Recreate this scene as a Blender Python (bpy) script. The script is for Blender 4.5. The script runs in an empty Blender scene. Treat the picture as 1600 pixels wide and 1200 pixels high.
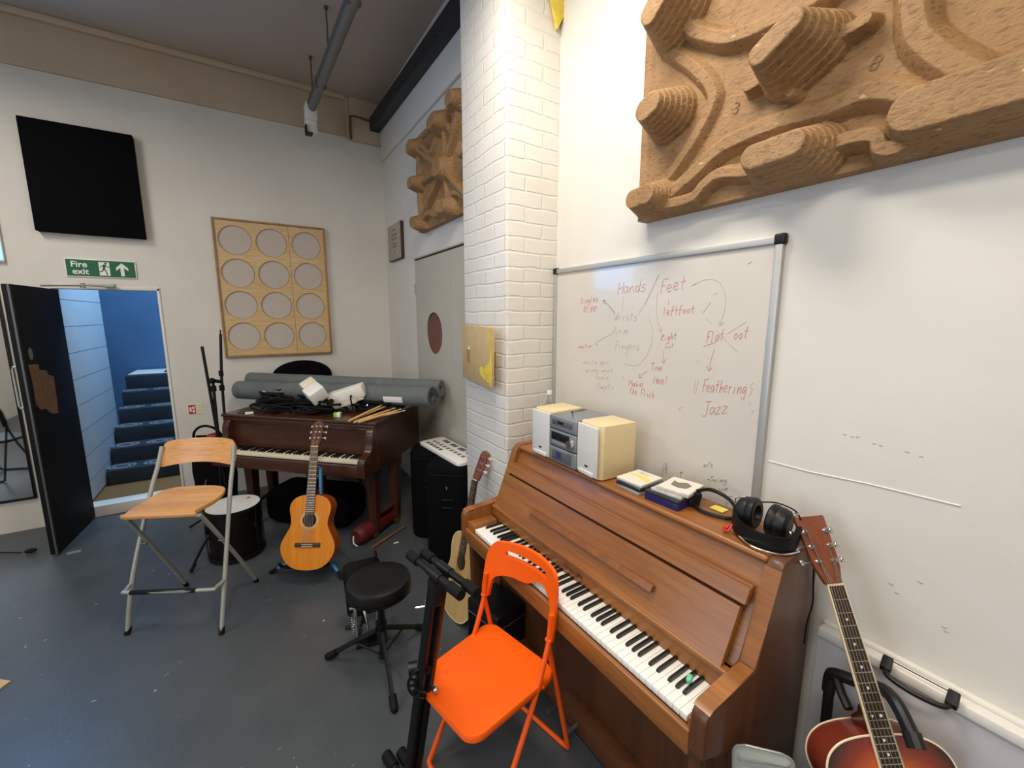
import bpy, bmesh, math, random
import numpy as np
from mathutils import Matrix, Vector, Euler
random.seed(11)
rng = np.random.default_rng(5)
SC = bpy.context.scene
COL = SC.collection
I4 = Matrix.Identity(4)
PI = math.pi
def R(d): return math.radians(d)
def V(*a): return Vector(a)

# ------------------------------------------------------------------ materials
def lin(c):
    return tuple((x/255/12.92 if x/255 <= .04045 else ((x/255+.055)/1.055)**2.4) for x in c) + (1,)
class NT:
    def __init__(s, name):
        s.m = bpy.data.materials.new(name); s.m.use_nodes = True
        s.t = s.m.node_tree; s.n = s.t.nodes; s.p = s.n['Principled BSDF']
    def new(s, typ, **kw):
        n = s.n.new(typ)
        for k, v in kw.items(): setattr(n, k, v)
        return n
    def link(s, a, b): s.t.links.new(a, b)
    def coord(s, scale=(1, 1, 1), rot=(0, 0, 0), loc=(0, 0, 0)):
        c = s.new('ShaderNodeTexCoord'); mp = s.new('ShaderNodeMapping')
        mp.inputs['Scale'].default_value = scale; mp.inputs['Rotation'].default_value = rot; mp.inputs['Location'].default_value = loc
        s.link(c.outputs['Object'], mp.inputs['Vector']); return mp.outputs['Vector']
    def noise(s, vec, scale, detail=4, rough=.5):
        n = s.new('ShaderNodeTexNoise'); n.inputs['Scale'].default_value = scale
        n.inputs['Detail'].default_value = detail; n.inputs['Roughness'].default_value = rough
        s.link(vec, n.inputs['Vector']); return n.outputs['Fac']
    def ramp(s, fac, stops):
        r = s.new('ShaderNodeValToRGB'); e = r.color_ramp.elements
        while len(e) < len(stops): e.new(.5)
        for i, (p, c) in enumerate(stops): e[i].position = p; e[i].color = c
        s.link(fac, r.inputs['Fac']); return r.outputs['Color']
    def mix(s, fac, a, b, typ='MIX'):
        m = s.new('ShaderNodeMix', data_type='RGBA', blend_type=typ)
        for sock, val in ((m.inputs[0], fac), (m.inputs[6], a), (m.inputs[7], b)):
            if hasattr(val, 'links'): s.link(val, sock)
            else: sock.default_value = val
        return m.outputs[2]
    def bump(s, h, strength=.3, dist=.01, prev=None):
        b = s.new('ShaderNodeBump'); b.inputs['Strength'].default_value = strength; b.inputs['Distance'].default_value = dist
        s.link(h, b.inputs['Height'])
        if prev is not None: s.link(prev, b.inputs['Normal'])
        s.link(b.outputs['Normal'], s.p.inputs['Normal']); return b.outputs['Normal']
    def base(s, c):
        if hasattr(c, 'links'): s.link(c, s.p.inputs['Base Color'])
        else: s.p.inputs['Base Color'].default_value = c
def mat(name, col, rough=.5, metal=0, var=0, vs=6, bump=0, bs=60, spec=.5, coat=0, bd=.004):
    t = NT(name); p = t.p
    p.inputs['Roughness'].default_value = rough; p.inputs['Metallic'].default_value = metal
    p.inputs['Specular IOR Level'].default_value = spec; p.inputs['Coat Weight'].default_value = coat
    c = lin(col)
    v = t.coord()
    if var:
        f = t.noise(v, vs, 5, .6)
        a = tuple(max(0, x*(1-var)) for x in c[:3]) + (1,); b = tuple(min(1, x*(1+var)) for x in c[:3]) + (1,)
        t.base(t.ramp(f, [(.3, a), (.7, b)]))
    else: t.base(c)
    if bump: t.bump(t.noise(v, bs, 4, .6), bump, bd)
    return t.m
def wood(name, c1, c2, axis='Y', scale=14, rough=.4, stretch=.06, coat=.1, c3=None, bump=.05):
    t = NT(name); s = [1, 1, 1]; s['XYZ'.index(axis)] = stretch
    v = t.coord(s)
    f = t.noise(v, scale, 6, .65); g = t.noise(v, scale*7, 4, .7)
    st = [(.28, lin(c1)), (.72, lin(c2))]
    col = t.ramp(f, st)
    d = t.ramp(g, [(.35, (.62, .58, .55, 1)), (.6, (1, 1, 1, 1))])
    t.base(t.mix(.55, col, d, 'MULTIPLY'))
    t.p.inputs['Roughness'].default_value = rough; t.p.inputs['Coat Weight'].default_value = coat; t.p.inputs['Coat Roughness'].default_value = .25
    t.bump(g, bump, .002)
    return t.m

M = {}
def mk(k, *a, **kw): M[k] = mat(k, *a, **kw); return M[k]
mk('black_plastic', (18, 18, 19), .42, spec=.35)
mk('black_metal', (15, 15, 16), .48, 0, spec=.28)
mk('black_rubber', (15, 15, 16), .7, spec=.2)
mk('black_fabric', (11, 11, 13), .9, 0, .25, 60, .3, 300, spec=.08)
mk('black_vinyl', (15, 15, 15), .42, 0, .1, 30, .12, 220, spec=.3)
mk('dark_board', (18, 18, 20), .55, 0, .2, 5, .05, 120)
mk('chrome', (210, 210, 205), .2, 1)
mk('steel_tube', (160, 161, 154), .45, .35)
mk('aluminium', (186, 186, 182), .45, .6)
mk('brass', (190, 160, 90), .3, 1)
mk('white_plastic', (232, 230, 224), .4)
mk('cream_plastic', (225, 215, 190), .35)
mk('ivory_key', (240, 238, 232), .22, spec=.5)
mk('aged_key', (225, 215, 188), .3)
mk('black_key', (14, 13, 14), .28)
mk('orange_plastic', (250, 98, 8), .4, spec=.4)
mk('orange_tube', (244, 92, 12), .36)
mk('grey_foam', (100, 105, 103), .85, 0, .12, 12, .1, 150)
mk('blue_tube', (60, 125, 165), .35)
mk('red_fabric', (120, 22, 32), .55, 0, .3, 10)
mk('door_grey', (186, 180, 166), .5, 0, .04, 3)
mk('door_black', (24, 24, 26), .72, 0, .3, 3, .05, 60, spec=.15)
mk('worn_wood', (128, 90, 52), .7, 0, .25, 18)
mk('white_gloss', (228, 226, 220), .3)
mk('white_paint', (226, 222, 214), .5, 0, .03, 4, .06, 40)
mk('grey_paint', (196, 194, 196), .5, 0, .03, 4)
mk('sign_green', (14, 96, 62), .3)
mk('sign_white', (232, 234, 226), .3)
mk('sign_red', (190, 40, 32), .4)
mk('sign_dark', (20, 60, 44), .3)
mk('sign_yellow', (215, 205, 120), .4)
mk('cloth_grey', (196, 184, 174), .9, 0, .04, 80, .15, 500)
mk('girder_black', (30, 33, 36), .5, 0, .2, 6)
mk('batten_grey', (92, 88, 82), .5, .1)
mk('batten_cover', (108, 104, 96), .4)
mk('dull_steel', (96, 97, 95), .45, .6)
mk('pipe_brown', (96, 74, 56), .5)
mk('rust_brown', (112, 70, 58), .6, 0, .1, 4)
mk('plaque_wood', (52, 34, 26), .5)
mk('plaque_face', (170, 156, 142), .5, 0, .15, 40)
mk('tan_board', (190, 164, 118), .7, 0, .1, 14)
mk('yellow_paint', (222, 196, 74), .6, 0, .25, 22)
mk('speaker_cloth', (206, 206, 202), .6, 0, .04, 90)
mk('silver_plastic', (140, 144, 148), .38, .35)
mk('silver_dark', (104, 108, 114), .4, .4)
mk('display_black', (22, 26, 30), .15)
mk('display_blue', (50, 62, 110), .25)
mk('cd_white', (226, 222, 208), .25)
mk('cd_clear', (150, 150, 150), .15)
mk('cd_dark', (40, 42, 48), .3)
mk('book_blue', (28, 32, 92), .35)
mk('book_grey', (190, 186, 180), .5, 0, .3, 30)
mk('paper_yellow', (226, 208, 96), .6)
mk('green_rubber', (110, 205, 160), .5)
mk('lime_box', (150, 185, 70), .5)
mk('drumhead', (214, 214, 210), .5, 0, .06, 7)
mk('drum_shell', (18, 6, 7), .35, spec=.3)
mk('mahogany_red', (126, 50, 34), .3, coat=.5)
mk('string', (150, 138, 116), .4, .6)
mk('fret', (205, 200, 190), .3, .8)
mk('binding', (230, 212, 176), .35)
mk('rosewood', (48, 32, 24), .45, 0, .3, 30)
mk('rosewood_light', (98, 72, 48), .5, 0, .3, 40)
mk('soundhole', (26, 18, 14), .9)
mk('rosette', (196, 150, 84), .5, 0, .3, 200)
mk('chip_dark', (120, 84, 50), .7, 0, .2, 60)
mk('ink_red', (205, 96, 88), .6)
mk('ink_pale', (196, 162, 152), .6)
mk('ink_black', (66, 66, 72), .6)
mk('mark_grey', (120, 114, 106), .7)
mk('gold_ink', (34, 20, 10), .5)
mk('carpet', (38, 46, 56), .95, 0, .3, 160, .3, 500)
mk('carpet_ring', (120, 128, 134), .95)
mk('mat_brown', (126, 92, 52), .95, 0, .25, 200, .4, 500)
mk('blue_wall', (72, 104, 140), .7, 0, .06, 3)
mk('block_paint', (200, 208, 214), .6, 0, .03, 3, .08, 60)
mk('clear_lid', (196, 200, 194), .15)
M['clear_lid'].node_tree.nodes['Principled BSDF'].inputs['Transmission Weight'].default_value = .55
mk('bottle', (240, 240, 240), .05)
M['bottle'].node_tree.nodes['Principled BSDF'].inputs['Transmission Weight'].default_value = 1
M['bottle'].node_tree.nodes['Principled BSDF'].inputs['IOR'].default_value = 1.2
mk('mirror', (205, 208, 206), .03, 1)
mk('board_white', (206, 200, 191), .22, 0, .02, 3, coat=.2)
mk('mark_faint', (200, 194, 186), .7)
mk('red_dark', (86, 14, 22), .6, 0, .3, 10)
# woods
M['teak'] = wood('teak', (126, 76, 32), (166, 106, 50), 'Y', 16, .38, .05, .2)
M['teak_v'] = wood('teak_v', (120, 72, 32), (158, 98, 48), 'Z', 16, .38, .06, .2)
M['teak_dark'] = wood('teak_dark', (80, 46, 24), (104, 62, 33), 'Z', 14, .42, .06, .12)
M['mahogany'] = wood('mahogany', (48, 22, 13), (78, 40, 24), 'X', 12, .35, .06, .3)
M['mahogany_leg'] = wood('mahogany_leg', (56, 26, 16), (84, 44, 28), 'Z', 14, .4, .08, .2)
M['beech'] = wood('beech', (200, 140, 74), (226, 168, 100), 'X', 14, .36, .08, .3)
M['birch_ply'] = wood('birch_ply', (206, 172, 118), (222, 190, 138), 'X', 9, .5, .1, .1)
M['oak_frame'] = wood('oak_frame', (146, 108, 66), (176, 134, 86), 'Z', 12, .5, .1, .05)
M['drumstick'] = wood('drumstick', (204, 158, 92), (228, 186, 122), 'X', 20, .5, .1, .05)
M['spruce_orange'] = wood('spruce_orange', (205, 118, 8), (222, 138, 16), 'Y', 26, .45, .03, 0)
M['spruce_orange'].node_tree.nodes['Principled BSDF'].inputs['Specular IOR Level'].default_value = .25
M['spruce_pale'] = wood('spruce_pale', (190, 156, 96), (206, 172, 112), 'Y', 26, .35, .03, .3)
M['guitar_side'] = wood('guitar_side', (140, 64, 18), (166, 82, 26), 'Y', 12, .25, .08, .5)
M['guitar_dark'] = wood('guitar_dark', (70, 28, 18), (96, 42, 26), 'Y', 12, .25, .08, .5)
M['headstock'] = wood('headstock', (112, 56, 34), (136, 72, 46), 'Y', 14, .3, .08, .4)
mk('maple_speaker', (222, 202, 156), .45, 0, .03, 4)

def tex_walls():
    t = NT('wall_white'); v = t.coord()
    f = t.noise(v, 1.6, 4, .6); g = t.noise(v, 55, 5, .7); h = t.noise(v, 7, 3, .5)
    t.base(t.ramp(f, [(.3, lin((214, 209, 200))), (.7, lin((222, 218, 210)))]))
    t.p.inputs['Roughness'].default_value = .55
    n = t.bump(h, .12, .012); t.bump(g, .12, .003, n); M['wall_white'] = t.m
    t = NT('wall_tan'); v = t.coord(); f = t.noise(v, 2.2, 5, .6)
    t.base(t.ramp(f, [(.3, lin((186, 166, 142))), (.7, lin((196, 178, 154)))])); t.p.inputs['Roughness'].default_value = .7
    t.bump(t.noise(v, 40, 4), .1, .004); M['wall_tan'] = t.m
    t = NT('ceiling_paint'); v = t.coord(); f = t.noise(v, 1.2, 5, .6)
    t.base(t.ramp(f, [(.3, lin((172, 157, 143))), (.7, lin((182, 167, 153)))])); t.p.inputs['Roughness'].default_value = .8
    t.bump(t.noise(v, 30, 4), .1, .004); M['ceiling_paint'] = t.m
    # painted floor with chips
    t = NT('floor_paint'); v = t.coord()
    f = t.noise(v, 2.2, 6, .65); col = t.ramp(f, [(.3, lin((65, 70, 74))), (.7, lin((77, 81, 84)))])
    w = t.noise(v, 26, 3, .5); m2 = t.noise(v, 1.1, 2, .5)
    sp = t.ramp(w, [(.70, (0, 0, 0, 1)), (.725, (1, 1, 1, 1))]); area = t.ramp(m2, [(.44, (0, 0, 0, 1)), (.56, (1, 1, 1, 1))])
    both = t.mix(1, sp, area, 'MULTIPLY')
    t.base(t.mix(both, col, lin((150, 150, 146))))
    t.p.inputs['Roughness'].default_value = .37
    n = t.bump(t.noise(v, 14, 5, .6), .25, .006); t.bump(t.noise(v, 90, 3), .1, .002, n); M['floor_paint'] = t.m
    # painted brick, one per facing direction
    for key, sw in (('brick_side', 'yz'), ('brick_front', 'xz')):
        t = NT(key); c = t.new('ShaderNodeTexCoord'); sx = t.new('ShaderNodeSeparateXYZ'); cx = t.new('ShaderNodeCombineXYZ')
        t.link(c.outputs['Object'], sx.inputs[0])
        t.link(sx.outputs['Y' if sw == 'yz' else 'X'], cx.inputs['X']); t.link(sx.outputs['Z'], cx.inputs['Y'])
        nz = t.new('ShaderNodeTexNoise'); nz.inputs['Scale'].default_value = 9; t.link(c.outputs['Object'], nz.inputs['Vector'])
        sc = t.new('ShaderNodeVectorMath', operation='SCALE'); sc.inputs['Scale'].default_value = .022; t.link(nz.outputs['Color'], sc.inputs[0])
        ad = t.new('ShaderNodeVectorMath', operation='ADD'); t.link(cx.outputs[0], ad.inputs[0]); t.link(sc.outputs[0], ad.inputs[1])
        b = t.new('ShaderNodeTexBrick'); b.inputs['Scale'].default_value = 1
        b.inputs['Brick Width'].default_value = .225; b.inputs['Row Height'].default_value = .08; b.inputs['Mortar Size'].default_value = .007
        b.inputs['Mortar Smooth'].default_value = .6; b.inputs['Color1'].default_value = (1, 1, 1, 1); b.inputs['Color2'].default_value = (.8, .8, .8, 1); b.inputs['Mortar'].default_value = (0, 0, 0, 1)
        t.link(ad.outputs[0], b.inputs['Vector'])
        o = c.outputs['Object']; f = t.noise(o, 3, 4)
        t.base(t.ramp(f, [(.3, lin((216, 211, 202))), (.7, lin((224, 220, 212)))])); t.p.inputs['Roughness'].default_value = .5
        n = t.bump(b.outputs['Color'], .55, .006); n = t.bump(t.noise(o, 16, 5, .6), .35, .008, n); t.bump(t.noise(o, 80, 4), .2, .003, n); M[key] = t.m
    # concrete block
    # pressed wood chip
    t = NT('pressed_chip'); v = t.coord()
    w = t.noise(v, 7, 5, .6)
    vo = t.new('ShaderNodeTexVoronoi'); vo.inputs['Scale'].default_value = 120; mp = t.coord((1, .55, 1.3), (.3, .5, .4)); t.link(mp, vo.inputs['Vector'])
    vo2 = t.new('ShaderNodeTexVoronoi', feature='DISTANCE_TO_EDGE'); vo2.inputs['Scale'].default_value = 120; t.link(mp, vo2.inputs['Vector'])
    base = t.ramp(w, [(.3, lin((146, 110, 69))), (.7, lin((166, 129, 86)))])
    chip = t.ramp(vo.outputs['Color'], [(0, (.60, .52, .44, 1)), (.4, (1, 1, 1, 1)), (1, (1.0, 1, 1, 1))])
    c1 = t.mix(1, base, chip, 'MULTIPLY')
    sel = t.ramp(vo.outputs['Color'], [(.93, (0, 0, 0, 1)), (.96, (1, 1, 1, 1))])
    t.base(t.mix(sel, c1, lin((205, 172, 124)))); t.p.inputs['Roughness'].default_value = .62
    n = t.bump(t.noise(t.coord((1, .45, 1.5), (.4, .2, .3)), 105, 5, .72), .75, .004); t.bump(vo2.outputs['Distance'], .3, .002, n)
    M['pressed_chip'] = t.m
    # sunburst top (painted by distance from the body centre)
    t = NT('sunburst'); v = t.coord((1/.24, 1/.34, 0), loc=(0, -.66, 0))
    ln = t.new('ShaderNodeVectorMath', operation='LENGTH'); t.link(v, ln.inputs[0])
    t.base(t.ramp(ln.outputs['Value'], [(.0, lin((235, 150, 40))), (.42, lin((214, 104, 24))), (.62, lin((130, 40, 18))), (.78, lin((40, 16, 12))), (1, lin((18, 9, 8)))]))
    t.p.inputs['Roughness'].default_value = .18; t.p.inputs['Coat Weight'].default_value = .5; M['sunburst'] = t.m
    # daylight pane of the small lit window
    t = NT('lit_pane'); t.base(lin((150, 205, 230))); t.p.inputs['Emission Color'].default_value = lin((45, 150, 235)); t.p.inputs['Emission Strength'].default_value = 12; M['lit_pane'] = t.m
tex_walls()

# ------------------------------------------------------------------ mesh builder
def align(p0, p1):
    p0 = Vector(p0); d = Vector(p1)-p0; L = d.length
    q = d.normalized().to_track_quat('Z', 'Y').to_matrix().to_4x4()
    return Matrix.Translation(p0) @ q, L
def catmull(pts, n=8, closed=False):
    P = [np.array(p, float) for p in pts]; out = []; N = len(P)
    rngi = range(N) if closed else range(N-1)
    for i in rngi:
        if closed: a, b, c, d = P[(i-1) % N], P[i], P[(i+1) % N], P[(i+2) % N]
        else: a, b, c, d = P[max(i-1, 0)], P[i], P[i+1], P[min(i+2, N-1)]
        for k in range(n):
            t = k/n
            out.append(tuple(.5*((2*b)+(-a+c)*t+(2*a-5*b+4*c-d)*t*t+(-a+3*b-3*c+d)*t**3)))
    if not closed: out.append(tuple(P[-1]))
    return out
class MB:
    def __init__(s): s.bm = bmesh.new(); s.mi = 0
    def _fin(s, verts, Mx=None):
        if Mx is not None:
            for v in verts: v.co = Mx @ v.co
        fs = set()
        for v in verts: fs.update(v.link_faces)
        for f in fs: f.material_index = s.mi
        return fs
    def box(s, c, d, rot=None, bev=0, seg=2, Mx=None):
        r = bmesh.ops.create_cube(s.bm, size=1); vs = r['verts']
        T = Matrix.Translation(Vector(c)) @ (rot.to_matrix().to_4x4() if isinstance(rot, Euler) else (rot.to_4x4() if rot is not None else I4)) @ Matrix.Diagonal(Vector((*d, 1)))
        if Mx is not None: T = Mx @ T
        s._fin(vs, T)
        if bev:
            es = set()
            for v in vs: es.update(v.link_edges)
            bmesh.ops.bevel(s.bm, geom=list(es), offset=min(bev, min(d)*.49), segments=seg, affect='EDGES', profile=.5)
        return s
    def bx(s, x0, x1, y0, y1, z0, z1, bev=0, seg=2, Mx=None):
        return s.box(((x0+x1)/2, (y0+y1)/2, (z0+z1)/2), (abs(x1-x0), abs(y1-y0), abs(z1-z0)), bev=bev, seg=seg, Mx=Mx)
    def cyl(s, p0, p1, r0, r1=None, seg=16, caps=True, Mx=None):
        T, L = align(p0, p1)
        r = bmesh.ops.create_cone(s.bm, cap_ends=caps, cap_tris=False, segments=seg, radius1=r0, radius2=r0 if r1 is None else r1, depth=L)
        T = T @ Matrix.Translation((0, 0, L/2))
        s._fin(r['verts'], (Mx @ T) if Mx is not None else T); return s
    def sph(s, c, r, sc=(1, 1, 1), u=16, v=10, rot=None, Mx=None):
        q = bmesh.ops.create_uvsphere(s.bm, u_segments=u, v_segments=v, radius=r)
        T = Matrix.Translation(Vector(c)) @ (rot.to_matrix().to_4x4() if rot is not None else I4) @ Matrix.Diagonal(Vector((*sc, 1)))
        s._fin(q['verts'], (Mx @ T) if Mx is not None else T); return s
    def grid(s, P, cu=False, cv=False, caps=False, Mx=None):
        P = np.asarray(P, float); n, m = P.shape[:2]
        vs = [[s.bm.verts.new((Mx @ Vector(P[i, j])) if Mx is not None else P[i, j]) for j in range(m)] for i in range(n)]
        for i in range(n if cu else n-1):
            for j in range(m if cv else m-1):
                a, b, c, d = vs[i][j], vs[(i+1) % n][j], vs[(i+1) % n][(j+1) % m], vs[i][(j+1) % m]
                try: f = s.bm.faces.new((a, b, c, d)); f.material_index = s.mi
                except ValueError: pass
        if caps:
            for row in ((vs[0])[::-1], vs[-1]):
                try: f = s.bm.faces.new(row); f.material_index = s.mi
                except ValueError: pass
        return s
    def tube(s, pts, r, seg=8, closed=False, sm=0, flat=None, Mx=None):
        if sm: pts = catmull(pts, sm, closed)
        P = [Vector(p) for p in pts]
        Q = [P[0]]
        for p in P[1:]:
            if (p-Q[-1]).length > 1e-6: Q.append(p)
        P = Q; n = len(P); rings = []
        up = None
        for i in range(n):
            a = P[(i-1) % n] if (closed or i > 0) else P[i]; b = P[(i+1) % n] if (closed or i < n-1) else P[i]
            d = (b-a).normalized()
            if up is None: up = d.orthogonal().normalized()
            up = (up-d*up.dot(d)); up = up.normalized() if up.length > 1e-6 else d.orthogonal().normalized()
            w = d.cross(up); rr = r[i] if isinstance(r, (list, tuple)) else r
            fl = flat or 1
            rings.append([tuple(P[i]+up*math.cos(2*PI*k/seg)*rr+w*math.sin(2*PI*k/seg)*rr*fl) for k in range(seg)])
        return s.grid(rings, cu=closed, cv=True, caps=not closed, Mx=Mx)
    def lathe(s, prof, Mx=I4, seg=32, caps=True):
        P = [[(r*math.cos(2*PI*k/seg), r*math.sin(2*PI*k/seg), h) for k in range(seg)] for r, h in prof]
        return s.grid(P, cv=True, caps=caps, Mx=Mx)
    def prism(s, poly, t0, t1, Mx=I4, bev=0, seg=2):
        a = [s.bm.verts.new((x, y, t0)) for x, y in poly]; b = [s.bm.verts.new((x, y, t1)) for x, y in poly]
        n = len(poly)
        s.bm.faces.new(a[::-1]); s.bm.faces.new(b)
        for i in range(n): s.bm.faces.new((a[i], a[(i+1) % n], b[(i+1) % n], b[i]))
        s._fin(a+b, Mx)
        if bev:
            es = set(e for v in a+b for e in v.link_edges if not ((e.verts[0] in a) != (e.verts[1] in a)))
            bmesh.ops.bevel(s.bm, geom=list(es), offset=bev, segments=seg, affect='EDGES', profile=.5)
        return s
    def ringplate(s, outer, inner, t0, t1, Mx=I4):
        o0 = [(x, y, t0) for x, y in outer]; o1 = [(x, y, t1) for x, y in outer]
        i0 = [(x, y, t0) for x, y in inner]; i1 = [(x, y, t1) for x, y in inner]
        return s.grid([o0, o1, i1, i0], cu=True, cv=True, Mx=Mx)
    def face(s, pts, Mx=None):
        vs = [s.bm.verts.new((Mx @ Vector(p)) if Mx is not None else p) for p in pts]
        f = s.bm.faces.new(vs); f.material_index = s.mi; return s
    def text(s, txt, size, ext, Mx, align='LEFT', bold=0):
        cu = bpy.data.curves.new('lettering', 'FONT'); cu.body = txt; cu.size = size; cu.extrude = ext; cu.align_x = align; cu.offset = bold; cu.resolution_u = 4
        o = bpy.data.objects.new('lettering', cu); me = o.to_mesh()
        n0 = len(s.bm.verts); s.bm.from_mesh(me); s.bm.verts.ensure_lookup_table()
        s._fin(list(s.bm.verts)[n0:], Mx); o.to_mesh_clear(); bpy.data.objects.remove(o); bpy.data.curves.remove(cu); return s
def obj(name, mb, mats, parent=None, label=None, sharp=35, kind=None, loc=None, tagv=None):
    bmesh.ops.recalc_face_normals(mb.bm, faces=mb.bm.faces[:])
    me = bpy.data.meshes.new(name); mb.bm.to_mesh(me); mb.bm.free()
    for m in (mats if isinstance(mats, (list, tuple)) else [mats]): me.materials.append(M[m] if isinstance(m, str) else m)
    if sharp is not None:
        me.polygons.foreach_set('use_smooth', [True]*len(me.polygons)); me.set_sharp_from_angle(angle=R(sharp))
    o = bpy.data.objects.new(name, me); COL.objects.link(o)
    if parent is not None: o.parent = parent
    if loc is not None: o.location = loc
    if label: o['label'] = label
    if kind: o['kind'] = kind
    return o
def tag(o, label, cat, group=None):
    o['label'] = label; o['category'] = cat
    if group: o['group'] = group
    return o
def thing(name, label, cat, loc=(0, 0, 0), rz=0, group=None, mtx=None):
    o = bpy.data.objects.new(name, None); COL.objects.link(o); o.empty_display_size = .05
    if mtx is not None: o.matrix_world = mtx
    else: o.location = loc; o.rotation_euler = (0, 0, rz)
    return tag(o, label, cat, group)
def struct(name, mb, mats, sharp=35, parent=None): return obj(name, mb, mats, parent, kind='structure', sharp=sharp)
def cp(o, parent, loc=None, rot=None, name=None):
    c = o.copy(); COL.objects.link(c); c.parent = parent
    if loc is not None: c.location = loc
    if rot is not None: c.rotation_euler = rot
    return c
def frame(o, x, y, z):
    m = Matrix((x, y, z)).transposed().to_4x4(); m.translation = Vector(o); return m
def circle(cx, cy, r, n=32, ry=None, a0=0): return [(cx+r*math.cos(a0+2*PI*k/n), cy+(ry or r)*math.sin(a0+2*PI*k/n)) for k in range(n)]
def rrect(x0, x1, y0, y1, r, n=5):
    out = []
    for cx, cy, a in ((x1-r, y1-r, 0), (x0+r, y1-r, 90), (x0+r, y0+r, 180), (x1-r, y0+r, 270)):
        for k in range(n+1):
            t = R(a+90*k/n); out.append((cx+r*math.cos(t), cy+r*math.sin(t)))
    return out

# ------------------------------------------------------------------ camera
FPX = 655.1
pt, yw, rl = R(9.069), R(32.241), R(.088)
fw = V(math.sin(yw)*math.cos(pt), math.cos(yw)*math.cos(pt), -math.sin(pt)); rt = V(math.cos(yw), -math.sin(yw), 0); up = rt.cross(fw)
rt2 = rt*math.cos(rl)+up*math.sin(rl); up2 = -rt*math.sin(rl)+up*math.cos(rl)
cd = bpy.data.cameras.new('camera'); cam = bpy.data.objects.new('camera', cd); COL.objects.link(cam)
cd.sensor_width = 36; cd.lens = FPX/1600*36; cd.clip_start = .02; cd.clip_end = 60
cam.matrix_world = frame((0, 0, 1.8), rt2, up2, -fw)
SC.camera = cam

# ------------------------------------------------------------------ room shell
CZ = 4.08; YB = 5.03; XA = 1.452; XR = 1.56
b = MB(); b.bx(-3.7, 1.7, -2.7, YB+.02, -.15, 0); struct('floor', b, 'floor_paint', None)
b = MB(); b.bx(-3.7, 1.7, -2.7, YB+.15, CZ, CZ+.15); struct('ceiling', b, 'ceiling_paint', None)
b = MB(); b.bx(-3.7, -1.335, YB, YB+.15, 0, CZ); b.bx(-.64, 1.62, YB, YB+.15, 0, CZ); b.bx(-1.335, -.64, YB, YB+.15, 2.03, CZ)
struct('wall_back', b, 'wall_white', None)
b = MB(); b.bx(XA, XA+.2, 2.42, YB, 0, CZ); struct('wall_alcove', b, 'wall_white', None)
b = MB(); b.bx(XR, XR+.15, -2.7, 2.3, 0, CZ); struct('wall_right', b, 'wall_white', None)
b = MB(); b.bx(-3.85, -3.7, -2.7, YB+.15, 0, CZ); struct('wall_left', b, 'wall_white', None)
b = MB(); b.bx(-3.85, 1.75, -2.85, -2.7, 0, CZ); struct('wall_front', b, 'wall_white', None)
# brick pillar
b = MB(); b.bx(1.22, 1.60, 1.99, 2.52, 0, CZ, bev=.012, seg=3)
for f in b.bm.faces: f.material_index = 0 if abs(f.normal.x) > abs(f.normal.y) else 1
p = struct('pillar_1', b, ['brick_side', 'brick_front'])
bpy.context.view_layer.update()
for f in p.data.polygons: f.material_index = 0 if abs(f.normal.x) > abs(f.normal.y) else 1
# tan beam and lip along the top of the back wall
b = MB(); b.bx(-3.7, 1.07, YB-.03, YB, 3.69, CZ, bev=.004); b.bx(1.10, XA, YB-.05, YB, 3.66, CZ, bev=.006)
struct('trim_1', b, 'wall_tan')
b = MB(); b.bx(-3.7, 1.07, YB-.075, YB-.03, 4.03, CZ, bev=.01); b.bx(1.07, 1.10, YB-.06, YB, 3.68, CZ, bev=.004); struct('trim_2', b, 'wall_tan')
# plaster upstand over the alcove wall
b = MB(); b.bx(1.425, XA, 2.53, YB-.05, 3.50, CZ, bev=.006); struct('trim_3', b, 'wall_white')
# low boxed ledge on the right wall
b = MB(); b.bx(1.505, XR, -2.7, .505, .77, .80, bev=.004); b.mi = 1; b.bx(1.515, XR, -2.7, .505, 0, .77)
b.mi = 0; b.bx(1.540, XR, -2.7, .505, .80, .812, bev=.003)
struct('trim_4', b, ['white_paint', 'grey_paint'])
# door frame trim
b = MB()
b.bx(-.655, -.635, YB-.012, YB+.15, 0, 2.05, bev=.003); b.bx(-1.32, -.635, YB-.012, YB+.15, 2.03, 2.06, bev=.003)
struct('trim_5', b, 'white_paint')
b = MB(); b.bx(-1.335, -.64, YB-.004, YB+.15, 0, .10, bev=.004); struct('trim_6', b, 'white_paint')

# open black door leaf
d = thing('door_1', 'black fire door leaf standing open with scraped brown patch', 'door', (-1.288, YB-.01, 0)); d['kind'] = 'structure'
ang = math.atan2(-.07, .66)
d.rotation_euler = (0, 0, -R(4.5)); LW = .68
b = MB(); b.bx(-.045, 0, -LW, 0, .015, 2.02, bev=.003); obj('door_panel', b, 'door_black', d)
b = MB(); b.bx(-.046, .004, -LW-.012, -LW, .015, 2.02, bev=.004); b.mi = 1; b.bx(-.016, -.004, -LW-.016, -LW-.011, .015, 2.02)
obj('edge_strip', b, ['door_black', 'dull_steel'], d, 'grey metal strip along the door edge')
patch = [(4.372, 1.457), (4.503, 1.449), (4.508, 1.405), (4.61, 1.389), (4.619, 1.354), (4.7, 1.334), (4.676, 1.044), (4.6, 1.05), (4.555, 1.068), (4.501, 1.114), (4.43, 1.117), (4.381, 1.165), (4.39, 1.3)]
Mx = Matrix(((0, 0, 1, 0), (1, 0, 0, 0), (0, 1, 0, 0), (0, 0, 0, 1)))
b = MB(); b.prism([(y-YB+.01, z) for y, z in patch], .0005, .0025, Mx); obj('scraped_patch', b, 'worn_wood', d, 'bare brown patch where paint is scraped off')
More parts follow.
